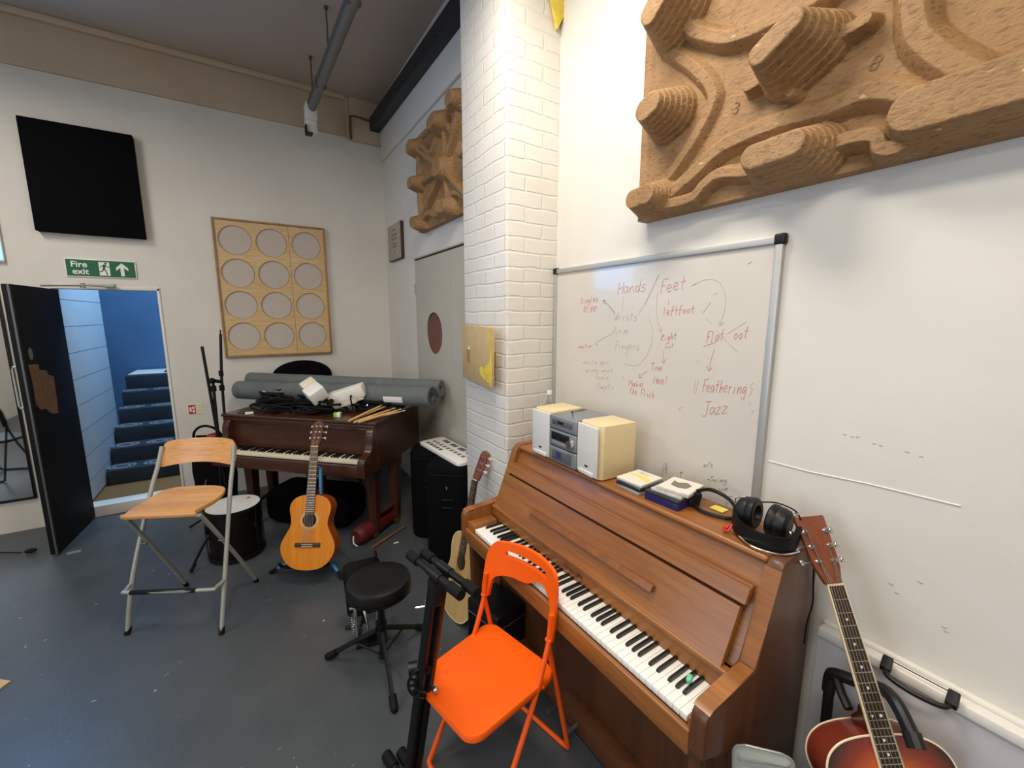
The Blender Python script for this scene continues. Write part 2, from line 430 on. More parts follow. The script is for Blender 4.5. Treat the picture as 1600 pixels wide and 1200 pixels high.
b = MB(); b.prism(circle(4.44-YB, 1.531, .028, 16, .045), .0005, .002, Mx); obj('sticker', b, 'mark_grey', d, 'small pale oval sticker')
b = MB(); b.tube([(-.045, -.60, 1.44), (-.095, -.60, 1.44), (-.10, -.60, 1.42), (-.10, -.60, 1.16), (-.095, -.60, 1.14), (-.045, -.60, 1.14)], .009, 10)
obj('pull_handle', b, 'aluminium', d, 'silver D shaped pull handle')
b = MB(); b.tube([(.0, -.28, 2.035), (.17, -.05, 2.055)], .007, 8); b.cyl((.17, -.05, 2.035), (.17, -.05, 2.075), .016); b.tube([(.17, -.05, 2.06), (.33, -.03, 2.058)], .009, 8); b.bx(.29, .37, -.045, -.0, 2.045, 2.075, bev=.004)
obj('door_closer', b, 'steel_tube', d, 'thin metal closer arm above the doorway')

# stairwell behind the doorway
b = MB(); b.bx(-2.6, 1.0, YB+.15, 8.2, -.15, .10); struct('floor_stairwell', b, 'mat_brown', None)
b = MB(); b.bx(-1.45, -1.325, YB+.12, 6.4, .1, 3.6, bev=.03, seg=4)
b.mi = 1
for k in range(14):
    b.bx(-1.326, -1.3242, YB+.12, 6.37, .30+k*.235, .304+k*.235)
struct('wall_stairwell_side', b, ['block_paint', 'blue_wall'])
b = MB(); b.bx(-2.6, .8, 7.6, 7.75, .1, 4.6); b.bx(-2.75, -2.6, 6.0, 7.75, .1, 4.6); b.bx(.3, .42, YB+.15, 7.75, .1, 4.6); struct('wall_stairwell_end', b, 'blue_wall', None)
b = MB(); b.bx(-2.75, .45, YB+.15, 7.75, 4.0, 4.15); struct('ceiling_stairwell', b, 'white_paint', None)
st = thing('staircase', 'dark carpeted stairs with pale ring pattern rising beyond the doorway', 'stairs', (-.9, 5.6, .1))
for k in range(6):
    z1 = .155+.163*k; y0 = .26*k
    b = MB(); b.bx(-.412, 1.1, y0, 2.0 if k == 5 else y0+.275, 0 if k == 0 else z1-.2, z1, bev=.012, seg=3)
    t = obj('step', b, 'carpet', st)
    if k < 5:
        b = MB()
        for j in range(4):
            cx = -.31+.29*j
            for rr in (.118, .075): b.ringplate(circle(cx, y0+.12, rr, 28, rr*.72), circle(cx, y0+.12, rr-.022, 28, rr*.72-.018), z1+.0005, z1+.002)
        obj('ring_pattern', b, 'carpet_ring', t, 'pale ring pattern woven in the tread')
b = MB(); b.bx(-.05, .28, 1.45, 1.62, 1.0, 1.02, bev=.004)
tag(obj('red_mat', b, 'red_fabric', loc=(-.9, 5.6, .075)), 'small dark red mat at the top of the carpeted stairs', 'mat')
b = MB(); b.bx(-.40, .9, 1.40, 1.95, .973, .978); tag(obj('landing_glare', b, 'white_paint', loc=(-.9, 5.6, .1)), 'pale strip of painted reflected light on the landing at the head of the stairs', 'floor strip')  # white strip paints in the brightness reflected by the landing floor

# white alcove door with round window (only part of it shows beside the pillar)
d2 = thing('door_2', 'pale grey double door with a round brown window in the alcove', 'door', (XA, 3.3, 0)); d2['kind'] = 'structure'
Mx2 = Matrix(((0, 0, -1, 0), (1, 0, 0, 0), (0, 1, 0, 0), (0, 0, 0, 1)))   # (y, z) drawing -> alcove wall, thickness towards the room
N = 48
def rect_loop(cx, cz, x0, x1, z0, z1, n):
    out = []
    angs = sorted([2*PI*k/n for k in range(n)])
    cor = [math.atan2(z1-cz, x1-cx), math.atan2(z1-cz, x0-cx), math.atan2(z0-cz, x0-cx) % (2*PI), math.atan2(z0-cz, x1-cx) % (2*PI)]
    for c in cor:
        i = min(range(n), key=lambda i: abs(((angs[i]-c+PI) % (2*PI))-PI)); angs[i] = c
    for a in angs:
        ca, sa = math.cos(a), math.sin(a); t = 1e9
        if ca > 1e-9: t = min(t, (x1-cx)/ca)
        if ca < -1e-9: t = min(t, (x0-cx)/ca)
        if sa > 1e-9: t = min(t, (z1-cz)/sa)
        if sa < -1e-9: t = min(t, (z0-cz)/sa)
        out.append((cx+ca*t, cz+sa*t))
    return out, angs
ol, an = rect_loop(.29, 1.655, -.08, .742, .02, 2.33, N)
b = MB(); b.ringplate(ol, [(.29+.192*math.cos(a), 1.655+.192*math.sin(a)) for a in an], .002, .016, Mx2); obj('door_leaf', b, 'door_grey', d2)
b = MB(); b.bx(-.016, -.002, -.83, -.086, .02, 2.33); obj('door_leaf', b, 'door_grey', d2)
b = MB(); b.prism(circle(.29, 1.655, .193, 40), .0005, .004, Mx2); obj('round_window', b, 'rust_brown', d2, 'round brown window')
b = MB(); b.ringplate(circle(.29, 1.655, .200, 40), circle(.29, 1.655, .186, 40), .014, .018, Mx2); obj('window_rim', b, 'door_grey', d2)
b = MB(); b.bx(-.022, -.001, -.84, .752, 2.345, 2.36, bev=.003); b.bx(-.012, -.001, .746, .752, 0, 2.345); obj('door_frame', b, 'door_grey', d2)
b = MB(); b.bx(-.006, -.001, .744, .75, 0, 2.345); b.bx(-.006, -.001, -.84, .75, 2.332, 2.345); obj('shadow_gap', b, 'rosewood', d2)
b = MB(); b.cyl((-.02, .744, 2.02), (-.02, .744, 2.12), .006); b.cyl((-.02, .744, .32), (-.02, .744, .42), .006); obj('hinge', b, 'steel_tube', d2)

# lit window sliver on the back wall
w1 = thing('window_1', 'small bright blue window at the left edge of the back wall', 'window', (-2.0, YB, 2.22)); w1['kind'] = 'structure'
b = MB(); b.bx(-.45, .445, -.03, 0, 0, .02, bev=.004); b.bx(.435, .445, -.02, 0, .02, .95, bev=.002); b.bx(-.45, .425, -.03, 0, .95, .98, bev=.004); obj('window_frame', b, 'grey_paint', w1)
b = MB(); b.bx(-.45, .435, -.018, -.004, .02, .95); obj('window_pane', b, 'lit_pane', w1)

# ------------------------------------------------------------------ ceiling level things
b = MB()
GM = Matrix.Translation((1.345, 3.75, 3.78)) @ Euler((R(.55), 0, R(.6))).to_matrix().to_4x4()
b.bx(-.012, .0, -1.28, 1.225, .012, .118, Mx=GM); b.bx(-.012, .09, -1.28, 1.225, 0, .012, bev=.002, Mx=GM); b.bx(-.012, .09, -1.28, 1.225, .118, .13, bev=.002, Mx=GM); b.bx(-.016, .09, 1.225, 1.232, -.004, .134, Mx=GM)
for k in range(6): b.cyl((-.013, -1.0+.42*k, .03), (-.019, -1.0+.42*k, .03), .008, seg=8, Mx=GM)
tag(obj('steel_girder', b, 'girder_black'), 'black steel girder running under the ceiling towards the back wall', 'girder')
t = thing('ceiling_batten', 'long unlit grey light batten hung below the ceiling with white end box', 'light', (.69, 4.5, 3.70))
dx = -.024
def bp(y): return -.024*(y)
b = MB(); b.box((.026, -1.45, .03), (.066, 3.0, .045), rot=Euler((0, 0, R(1.4))), bev=.01); obj('housing', b, 'batten_grey', t)
b = MB(); b.tube([(-.005, .04, -.003), (.065, -2.95, -.003)], .034, 14); obj('diffuser', b, 'batten_cover', t)
for y in (-.42, -1.55, -2.3):
    b = MB(); b.box((-.005-.0235*(y), y, .012), (.085, .03, .085), rot=Euler((0, 0, R(1.4))), bev=.008); obj('clip', b, 'batten_grey', t)
b = MB(); b.box((-.01, .10, -.03), (.10, .14, .15), bev=.015); b.box((-.01, .125, -.14), (.11, .10, .13), bev=.03, seg=3); obj('end_box', b, 'white_plastic', t, 'white plastic end box')
b = MB(); b.bx(-.07, -.06, .04, .12, -.22, -.15); b.bx(-.07, -.01, .04, .12, -.225, -.215); obj('bracket', b, 'black_metal', t, 'small black bracket')
for y in (-.05, -.78):
    b = MB(); b.cyl((-.005-.0235*y, y, .06), (-.005-.0235*y, y, CZ-3.70), .006); b.cyl((-.005-.0235*y, y, CZ-3.72), (-.005-.0235*y, y, CZ-3.70), .014); obj('hanger_rod', b, 'pipe_brown', t)
b = MB(); b.tube([(1.115, 4.972, 3.66), (1.115, 4.972, 3.86), (1.135, 4.972, 3.89), (1.18, 4.972, 3.895), (1.335, 4.972, 3.88)], .009, 8, sm=4)
tag(obj('conduit_pipe', b, 'pipe_brown'), 'thin brown conduit bending across the beam to the girder', 'pipe')

# ------------------------------------------------------------------ back wall things
b = MB(); b.bx(-.335, .335, -.08, .002, 0, .84, bev=.006)
tag(obj('sound_absorber', b, 'black_fabric', loc=(-1.012, YB, 2.474)), 'square black fabric acoustic panel high on the back wall', 'acoustic panel')
t = thing('fire_exit_sign', 'green and white fire exit sign over the doorway', 'sign', (-1.226, YB, 2.13))
b = MB(); b.bx(0, .449, -.012, -.001, 0, .149, bev=.002); obj('backing', b, 'sign_white', t)
b = MB(); b.bx(.007, .442, -.0135, -.0115, .007, .142); obj('face', b, 'sign_green', t)
FX = Matrix(((1, 0, 0, 0), (0, 0, -1, 0), (0, 1, 0, 0), (0, 0, 0, 1)))      # drawing plane -> faces -Y
def onsign(x, z, y=-.0138): return Matrix.Translation((x, y, z)) @ FX
b = MB(); b.text('Fire', .066, .0006, onsign(.034, .082), bold=.0013); b.text('exit', .066, .0006, onsign(.040, .024), bold=.0013); obj('lettering', b, 'sign_white', t, 'white words Fire exit', sharp=None)
b = MB(); b.prism([(.345, .018), (.369, .018), (.369, .088), (.397, .062), (.397, .088), (.357, .128), (.317, .088), (.317, .062), (.345, .088)], 0, .0008, onsign(0, 0)); obj('arrow', b, 'sign_white', t, 'white upward arrow')
b = MB(); b.bx(.208, .276, -.0146, -.0136, .018, .130); obj('doorway_pictogram', b, 'sign_white', t)
b = MB(); y = -.0150
def limb(p, q, w): 
    dxx, dzz = q[0]-p[0], q[1]-p[1]; L = math.hypot(dxx, dzz); nx, nz = -dzz/L*w/2, dxx/L*w/2
    b.prism([(p[0]+nx, p[1]+nz), (p[0]-nx, p[1]-nz), (q[0]-nx*.7, q[1]-nz*.7), (q[0]+nx*.7, q[1]+nz*.7)], 0, .0006, onsign(0, 0, -.0148))
b.prism(circle(.253, .118, .0085, 14), 0, .0006, onsign(0, 0, -.0148))
for a in (((.246, .108), (.238, .072), .018), ((.246, .104), (.226, .098), .008), ((.226, .098), (.216, .082), .007), ((.248, .102), (.266, .088), .008), ((.266, .088), (.278, .094), .007), ((.240, .074), (.252, .050), .010), ((.252, .050), (.258, .022), .009), ((.238, .074), (.226, .052), .010), ((.226, .052), (.200, .046), .009), ((.2, .046), (.192, .036), .007)): limb(*a)
obj('running_figure', b, 'sign_green', t, 'green running figure')

# perforated plywood panel with twelve round openings
t = thing('wall_diffuser_panel', 'pale plywood panel with twelve round fabric openings on the back wall', 'wall panel', (-.19, YB, 1.40))
W_, H_ = .985, 1.325
cx = [.175, .483, .798]; cz = [.205, .512, .820, 1.130]; rr = .139
xs = [0, .33, .64, W_]; xs2 = [.018, .329, .640, W_-.018]; zs = [.018, .36, .666, .975, H_-.018]
b = MB(); FXp = Matrix.Translation((0, -.016, 0)) @ FX
for i in range(3):
    for j in range(4):
        x0, x1 = xs2[i], xs2[i+1]-(.003 if i == 1 else 0)
        ol, an = rect_loop(cx[i], cz[j], x0, x1, zs[j], zs[j+1], 48)
        b.ringplate(ol, [(cx[i]+rr*(1 if i < 2 else .99)*math.cos(a), cz[j]+rr*.99*math.sin(a)) for a in an], 0, .016, FXp)
obj('plywood_face', b, 'birch_ply', t)
for i in range(3):
    for j in range(4):
        b = MB(); b.prism(circle(cx[i], cz[j], rr+.002, 36), 0, .002, Matrix.Translation((0, -.0205, 0)) @ FX); obj('fabric_disc', b, 'cloth_grey', t)
        b = MB(); b.ringplate(circle(cx[i], cz[j], rr*.993, 40), circle(cx[i], cz[j], rr-.0055, 40), 0, .0135, Matrix.Translation((0, -.0175, 0)) @ FX); obj('opening_rim', b, 'oak_frame', t)
b = MB(); b.bx(.004, W_-.004, -.0155, 0, .005, H_-.005)
obj('backing_board', b, 'oak_frame', t)
b = MB()
b.bx(0, .017, -.044, 0, 0, H_, bev=.002); b.bx(W_-.017, W_, -.044, 0, 0, H_, bev=.002); b.bx(.017, W_-.017, -.044, 0, 0, .02, bev=.002); b.bx(.017, W_-.017, -.044, 0, H_-.017, H_, bev=.002)
obj('frame', b, 'oak_frame', t)
# small red and white notice
t = thing('fire_notice', 'small red and white fire notice on the back wall beside the doorway', 'sign', (-.535, YB, .858))
b = MB(); b.bx(0, .122, -.004, .001, 0, .102); obj('card', b, 'sign_white', t)
b = MB(); b.bx(.004, .060, -.0052, -.004, .006, .096); obj('red_field', b, 'sign_red', t)
b = MB(); b.bx(.012, .028, -.006, -.005, .03, .075); b.bx(.034, .052, -.006, -.005, .056, .08); b.bx(.034, .052, -.006, -.005, .02, .045); obj('white_symbol', b, 'sign_white', t)
b = MB()
for i in range(3):
    for j in range(4): b.bx(.066+.018*i, .079+.018*i, -.0052, -.004, .01+.023*j, .026+.023*j)
obj('small_print', b, 'sign_yellow', t)
# mirror at the far left
t = thing('wall_mirror', 'tall mirror on the back wall left of the open door', 'mirror', (-2.0, YB, .27))
b = MB(); b.bx(-.4, .36, -.012, -.003, .02, 1.72); obj('glass', b, 'mirror', t)
b = MB(); b.bx(.36, .378, -.022, -.001, 0, 1.74, bev=.003); b.bx(-.42, .36, -.022, -.001, 0, .02, bev=.003); b.bx(-.42, .36, -.022, -.001, 1.72, 1.74, bev=.003); b.bx(-.42, -.4, -.022, -.001, .02, 1.72, bev=.003); obj('frame', b, 'black_metal', t)

# ------------------------------------------------------------------ alcove wall things
t = thing('wall_plaque', 'small dark edged wooden plaque high on the alcove wall', 'plaque', (XA, 4.6, 2.40))
b = MB(); b.bx(-.035, -.001, -.22, .22, 0, .37, bev=.006); obj('board', b, 'plaque_wood', t)
b = MB(); b.bx(-.039, -.035, -.215, .215, .006, .364, bev=.002); obj('face', b, 'plaque_face', t, 'pale engraved face')
b = MB()
for z, wd in ((.30, .10), (.25, .2), (.21, .17), (.16, .12), (.13, .15), (.08, .05)): b.bx(-.0405, -.039, -wd/2-.01, wd/2-.02, z, z+.014)
obj('engraved_lines', b, 'mark_grey', t)

def seg_d(A, Bm, pts):
    d = np.full(A.shape, 9e9)
    for (a0, b0), (a1, b1) in zip(pts[:-1], pts[1:]):
        va, vb = a1-a0, b1-b0; L = va*va+vb*vb+1e-12
        t = np.clip(((A-a0)*va+(Bm-b0)*vb)/L, 0, 1)
        d = np.minimum(d, np.hypot(A-a0-va*t, Bm-b0-vb*t))
    return d
def chip_panel(name, label, xw, y0, y1, z0, z1, bosses, ribs, fins, base=.05, n=260, m=200, notch=None):
    """pressed panel: relief measured from the wall plane towards the room"""
    ys = np.linspace(y0, y1, n); zs = np.linspace(z0, z1, m)
    A, Bm = np.meshgrid(ys, zs, indexing='ij')
    h = np.full(A.shape, base)
    ed = np.minimum(np.minimum(A-min(y0, y1), max(y0, y1)-A), np.minimum(Bm-z0, z1-Bm))
    for pts, w, hh in ribs:
        pts = [p[:2] for p in catmull([(a, b, 0) for a, b in pts], 8)] if len(pts) > 2 else pts
        d = seg_d(A, Bm, pts); h = np.maximum(h, base+hh*np.clip(1.25*np.cos(np.clip(d/w, 0, 1)*PI/2), 0, 1))
    for pts, w, hh in fins:
        d = seg_d(A, Bm, pts); h = np.maximum(h, base+hh*np.clip((w*1.5-d)/(w*.7), 0, 1))
    for (a, b_), ri, ro, hh, el, ang in bosses:
        ca, sa = math.cos(ang), math.sin(ang)
        u = (A-a)*ca+(Bm-b_)*sa; v = -(A-a)*sa+(Bm-b_)*ca
        d = np.hypot(np.maximum(np.abs(u)-el, 0), v)
        q = np.clip((ro-d)/(ro-ri), 0, 1); st = 7
        qs = (np.floor(q*st)+np.clip(((q*st) % 1)*3.5, 0, 1))/st
        q = np.where(q < 1, .15*q+.85*qs, 1)
        h = np.maximum(h, base+hh*q)
    h += .0004*rng.standard_normal(h.shape)
    P = np.stack([xw-h, A, Bm], -1)
    pad = np.zeros((n+2, m+2, 3)); pad[1:-1, 1:-1] = P
    pad[0, 1:-1] = P[0]; pad[-1, 1:-1] = P[-1]; pad[:, 0] = pad[:, 1]; pad[:, -1] = pad[:, -2]
    pad[0, :, 0] = xw+.001; pad[-1, :, 0] = xw-.002; pad[:, 0, 0] = xw+.001; pad[:, -1, 0] = xw+.001
    b = MB(); b.grid(pad); o = obj(name, b, 'pressed_chip', sharp=50)
    return tag(o, label, 'wall relief')
# bosses: (centre), inner radius, outer radius, height, elongation, angle
chip_panel('wood_chip_relief', 'large brown pressed wood chip relief panel above the whiteboard', XR, 1.345, .10, 2.215, 3.22,
    [((1.175, 2.93), .034, .095, .16, .035, R(-40)), ((1.195, 2.59), .034, .09, .155, .018, R(-20)), ((.715, 2.57), .026, .08, .20, .045, R(-28)),
     ((1.25, 2.285), .032, .075, .115, .035, R(-4)), ((.715, 2.285), .030, .085, .165, .055, R(-2)), ((.27, 2.30), .045, .085, .10, .15, 0),
     ((.735, 2.478), .012, .028, .05, 0, 0), ((.715, 2.95), .036, .09, .15, .04, 0)],
    [([(1.235, 2.844), (1.105, 2.724), (1.021, 2.614), (1.021, 2.549), (1.094, 2.448), (1.211, 2.336)], .036, .028),
     ([(1.16, 2.29), (1.06, 2.34), (.985, 2.385), (.90, 2.405), (.772, 2.411), (.636, 2.401), (.549, 2.405), (.468, 2.372), (.40, 2.307)], .046, .04),
     ([(1.2, 2.25), (1.068, 2.247), (1.009, 2.286), (.953, 2.305), (.855, 2.286), (.75, 2.28)], .036, .045),
     ([(.70, 2.27), (.624, 2.284), (.565, 2.292), (.508, 2.28), (.489, 2.243), (.451, 2.235), (.40, 2.27), (.3, 2.3)], .036, .055),
     ([(1.165, 2.92), (1.105, 2.84), (1.04, 2.79), (.963, 2.744), (.878, 2.723), (.801, 2.718), (.68, 2.715), (.56, 2.76), (.48, 2.86)], .042, .045),
     ([(.50, 2.9), (.471, 2.62), (.455, 2.513), (.421, 2.452), (.367, 2.389), (.30, 2.32)], .05, .045),
     ([(1.325, 2.22), (1.325, 3.21)], .03, .012), ([(.36, 2.9), (.2, 2.7), (.12, 2.6)], .045, .04)],
    [([(.87, 2.55), (.56, 2.585)], .018, .05)], n=520, m=420)
chip_panel('wood_chip_relief', 'brown pressed wood chip relief panel over the alcove door behind the pillar', XA, 3.80, 2.62, 2.55, 3.32,
    [((3.71, 3.225), .04, .075, .11, .02, R(-20)), ((3.71, 2.94), .04, .075, .11, .02, 0), ((3.70, 2.61), .04, .075, .10, .03, R(20)),
     ((3.20, 3.245), .04, .08, .11, .04, R(-5)), ((2.87, 3.27), .04, .08, .11, .02, 0), ((3.17, 2.92), .06, .11, .09, .02, 0), ((3.10, 2.62), .04, .085, .10, .05, R(10)), ((2.72, 2.9), .04, .08, .11, 0, 0)],
    [([(3.71, 3.22), (3.17, 2.92)], .035, .05), ([(3.70, 2.62), (3.17, 2.92)], .035, .05), ([(3.17, 2.92), (2.9, 2.72), (2.7, 2.6)], .035, .05), ([(3.17, 2.92), (2.95, 3.1), (2.87, 3.25)], .035, .05),
     ([(3.70, 3.2), (3.73, 3.0), (3.70, 2.63)], .03, .035), ([(3.6, 3.22), (3.4, 3.1), (3.27, 3.2)], .035, .045), ([(3.1, 3.25), (3.0, 3.12), (2.9, 3.24)], .035, .045), ([(3.7, 2.61), (3.5, 2.66), (3.3, 2.61), (3.0, 2.7), (2.8, 2.62)], .035, .04),
     ([(3.78, 3.3), (2.64, 3.3)], .03, .03), ([(3.71, 2.94), (3.45, 2.93), (3.17, 2.92)], .03, .04), ([(3.17, 3.2), (3.17, 2.92), (3.12, 2.62)], .028, .03)], [])
rel = bpy.data.objects['wood_chip_relief']
for ch_, y_, z_, a_ in (('8', .562, 2.475, -28), ('3', .948, 2.505, -12)):
    b = MB(); b.text(ch_, .055, .0008, Matrix.Translation((XR-.0512, y_, z_)) @ Matrix(((0, 0, -1, 0), (-1, 0, 0, 0), (0, 1, 0, 0), (0, 0, 0, 1))) @ Matrix.Rotation(R(a_), 4, 'Z')); obj('stamped_numeral', b, 'chip_dark', rel, 'small stamped numeral '+ch_, sharp=None)
# board fixed on the pillar
t = thing('chipboard_square', 'square tan board with yellow paint smear fixed on the brick pillar', 'board', (1.22, 2.25, 1.40))
b = MB(); b.box((-.05, .0, .175), (.012, .47, .345), rot=Euler((R(1.5), 0, R(-5))), bev=.002); obj('board', b, 'tan_board', t)
b = MB(); SM = Matrix.Translation((-.0575, 0, 0)) @ Euler((0, 0, R(-5))).to_matrix().to_4x4() @ Mx2
b.prism([(-.232, .01), (-.195, .012), (-.19, .03), (-.13, .035), (-.06, .07), (-.045, .10), (-.09, .115), (-.12, .10), (-.15, .13), (-.185, .135), (-.20, .17), (-.203, .27), (-.212, .335), (-.232, .338)], 0, .001, SM)
obj('paint_smear', b, 'yellow_paint', t, 'yellow paint smear')
b = MB(); b.prism(circle(.13, .20, .008, 10), 0, .001, Matrix.Translation((-.0575, 0, 0)) @ Euler((0, 0, R(-5))).to_matrix().to_4x4() @ Mx2); b.prism(circle(.11, .205, .011, 10, .018), 0, .001, Matrix.Translation((-.0575, 0, 0)) @ Euler((0, 0, R(-5))).to_matrix().to_4x4() @ Mx2)
obj('white_fleck', b, 'sign_white', t)
b = MB(); b.bx(-.05, .001, -.14, -.10, .12, .2); b.bx(-.05, .001, .10, .14, .12, .2); obj('spacer', b, 'oak_frame', t)
# yellow scrap high in the corner
b = MB(); b.prism([(0, 0), (-.07, .22), (.03, .22), (.06, .1)], 0, .02, Matrix.Translation((1.52, 1.984, 3.30)) @ FX); tag(obj('yellow_foam_scrap', b, 'yellow_paint'), 'yellow foam scrap stuck at the top corner of the brick pillar', 'foam scrap')
# wall marks
b = MB()
for y, z, l in ((.735, 1.288, .0), ): 
    b.tube([(XR-.001, .736, 1.288), (XR-.001, .6, 1.29), (XR-.001, .45, 1.302), (XR-.001, .25, 1.309)], .0022, 6); struct('trim_8', b, 'white_paint'); b = MB()
for (y, z) in ((.52, 1.44), (.50, 1.437), (.487, 1.44), (.445, 1.43), (.43, 1.428), (.37, 1.425), (.34, 1.42)): b.sph((XR-.001, y, z), .0035, (.2, 1.6, .8), 6, 4)
for (y, z) in ((.36, 1.02), (.345, 1.0), (.30, 1.06), (.24, .96), (.235, .95)): b.sph((XR-.001, y, z), .004, (.2, 1.6, .8), 6, 4)
struct('trim_7', b, 'mark_faint')

# ------------------------------------------------------------------ keyboards
def white_key_mesh(L, W, H, m, name):
    b = MB(); b.bx(0, L, .0007, W-.0007, -H, 0, bev=.0008, seg=2)
    o = obj(name, b, m); return o
def black_key_mesh(L, W, H, name):
    b = MB(); P = []
    for x, z, w in ((-.0, -.004, 1), (0.004, H*.8, .8), (.012, H, .72), (L, H, .72), (L, -.004, 1)):
        P.append([(x, -W/2*w, z), (x, W/2*w, z)])
    prof = [(0, -.004), (.003, H*.7), (.012, H), (L, H), (L, -.004)]
    wl = [1, .86, .74, .74, 1]
    b.grid([[(x, -W/2*w, z) for (x, z), w in zip(prof, wl)], [(x, W/2*w, z) for (x, z), w in zip(prof, wl)]], cv=True)
    b.face([(x, -W/2*w, z) for (x, z), w in zip(prof, wl)]); b.face([(x, W/2*w, z) for (x, z), w in zip(prof, wl)][::-1])
    o = obj(name, b, 'black_key', sharp=25); return o
def keyboard(parent, origin, mtx, wmat, n=52, pitch=.0235, L=.145, front=.02):
    """keys along local +y of mtx starting at the treble end; x runs away from the player"""
    kb = bpy.data.objects.new('keyboard', None); COL.objects.link(kb); kb.parent = parent; kb.matrix_local = mtx; kb.empty_display_size = .02
    w0 = white_key_mesh(L, pitch, front, wmat, 'white_key'); k0 = black_key_mesh(L-.05, .0115, .011, 'black_key')
    # bass to treble starts on A: black after A,C,D,F,G
    names = ['ABCDEFG'[i % 7] for i in range(n)]
    first = True; fb = True
    for i in range(n):
        y = (n-1-i)*pitch
        o = w0 if first else w0.copy()
        if not first: COL.objects.link(o)
        first = False; o.parent = kb; o.location = (0, y, 0)
        if names[i] in 'ACDFG' and i < n-1:
            off = {'A': -.001, 'C': .003, 'D': -.003, 'F': .003, 'G': 0}[names[i]]
            o = k0 if fb else k0.copy()
            if not fb: COL.objects.link(o)
            fb = False; o.parent = kb; o.location = (.05, y+off, 0)
    return kb

# ------------------------------------------------------------------ upright piano
UP = thing('upright_piano', 'teak brown upright piano with open keyboard against the white wall', 'piano', (.915, .515, 0), R(1.1))
UPW = Matrix.Translation((.915, .515, 0)) @ Euler((0, 0, R(1.1))).to_matrix().to_4x4()
L_ = 1.405
YZ = Matrix(((1, 0, 0, 0), (0, 0, 1, 0), (0, 1, 0, 0), (0, 0, 0, 1)))      # drawing (x, z) extruded along y
side = [(.0, .655), (.0, .755), (.004, .772), (.014, .785), (.03, .792), (.235, .803), (.335, 1.075), (.345, 1.09), (.36, 1.098), (.585, 1.098), (.585, .03), (.22, .03), (.215, .58), (.12, .60)]
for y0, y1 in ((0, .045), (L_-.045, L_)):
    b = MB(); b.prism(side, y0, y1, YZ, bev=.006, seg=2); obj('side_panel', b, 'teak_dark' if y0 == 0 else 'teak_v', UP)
# bright edge strips of the sides
for y0 in (-.001, L_-.046):
    b = MB(); b.prism([(.238, .806), (.337, 1.074), (.341, 1.074), (.242, .806)], y0, y0+.047, Matrix.Translation((-.004, 0, 0)) @ YZ)
    b.prism([(.012, .785), (.03, .7935), (.232, .8045), (.232, .803), (.03, .791)], y0, y0+.047, YZ); obj('edge_trim', b, 'teak', UP)
b = MB(); b.bx(.345, .583, .046, L_-.046, 1.068, 1.094, bev=.012, seg=4); obj('lid', b, 'teak', UP)
def slope(z): return .205+(z-.80)*.5
def slab(b, z0, z1, y0, y1, out, th, bev=.003):
    """slab lying on the sloping front"""
    nx, nz = -.894, .447
    pts = []
    for z, o_ in ((z0, out), (z1, out), (z1, out-th), (z0, out-th)): pts.append((slope(z)+nx*o_, z+nz*o_))
    b.prism(pts, y0, y1, YZ, bev=bev)
b = MB(); slab(b, .79, 1.075, .046, L_-.046, -.022, .02); obj('upper_panel', b, 'teak', UP)
b = MB(); slab(b, .775, .945, .066, L_-.055, .026, .022, .003); obj('music_desk', b, 'teak', UP)
b = MB(); slab(b, .955, 1.0, .054, L_-.047, .03, .03, .004); slab(b, .99, 1.008, .056, L_-.047, .012, .02, .003); obj('desk_rail', b, 'teak', UP)
b = MB(); slab(b, .85, .872, .33, 1.05, .05, .03, .006); obj('music_ledge', b, 'teak_v', UP)
b = MB(); b.bx(.170, .182, .046, L_-.046, .70, .785, bev=.002); b.bx(.166, .198, .046, L_-.046, .774, .795, bev=.006, seg=3); obj('fallboard', b, 'teak', UP)
b = MB(); b.bx(.19, .24, .046, L_-.046, .70, .74); obj('fallboard_gap', b, 'teak_dark', UP)
BR = Matrix.Translation((.1695, .703, .744)) @ Matrix(((0, 0, -1, 0), (-1, 0, 0, 0), (0, 1, 0, 0), (0, 0, 0, 1)))
b = MB(); b.text('CHALLEN', .026, .0004, BR, 'CENTER'); obj('maker_lettering', b, 'gold_ink', UP, 'dark maker name lettering on the fallboard', sharp=None)
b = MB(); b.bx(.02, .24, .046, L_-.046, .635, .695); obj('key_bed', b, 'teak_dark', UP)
b = MB(); b.bx(.002, .020, .046, L_-.046, .625, .702, bev=.005, seg=3); obj('key_slip', b, 'teak', UP)
b = MB(); b.bx(.016, .16, 1.293, L_-.046, .69, .738, bev=.004); obj('key_block', b, 'teak', UP)
b = MB(); b.bx(.016, .16, .046, .062, .69, .728, bev=.003); obj('key_block', b, 'teak', UP)
keyboard(UP, None, Matrix.Translation((.024, .067, .72)), 'ivory_key')
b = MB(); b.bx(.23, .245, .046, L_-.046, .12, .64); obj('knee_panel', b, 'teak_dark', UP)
b = MB(); b.bx(.16, .30, .02, L_-.02, .03, .12, bev=.004); obj('bottom_rail', b, 'teak_dark', UP)
b = MB(); b.bx(.565, .583, .046, L_-.046, .06, 1.07); obj('back_panel', b, 'teak_dark', UP)
for y in (.024, L_-.06):
    b = MB(); b.grid([[(x-.0, yy, z) for x, yy in rrect(cx_-.0, cx_+w, y-.0, y+.042, .008, 2)] for cx_, w, z in ((.035, .075, .64), (.04, .06, .45), (.045, .05, .07))], cv=True, caps=True)
    b.bx(.02, .2, y-.004, y+.046, .02, .07, bev=.006); obj('leg', b, 'teak_dark', UP)
for y in (.64, .76):
    b = MB(); b.tube([(.2, y, .075), (.12, y, .07), (.09, y, .065)], [.007, .010, .014], 10, flat=.45); obj('pedal', b, 'dull_steel', UP, 'dull metal pedal')
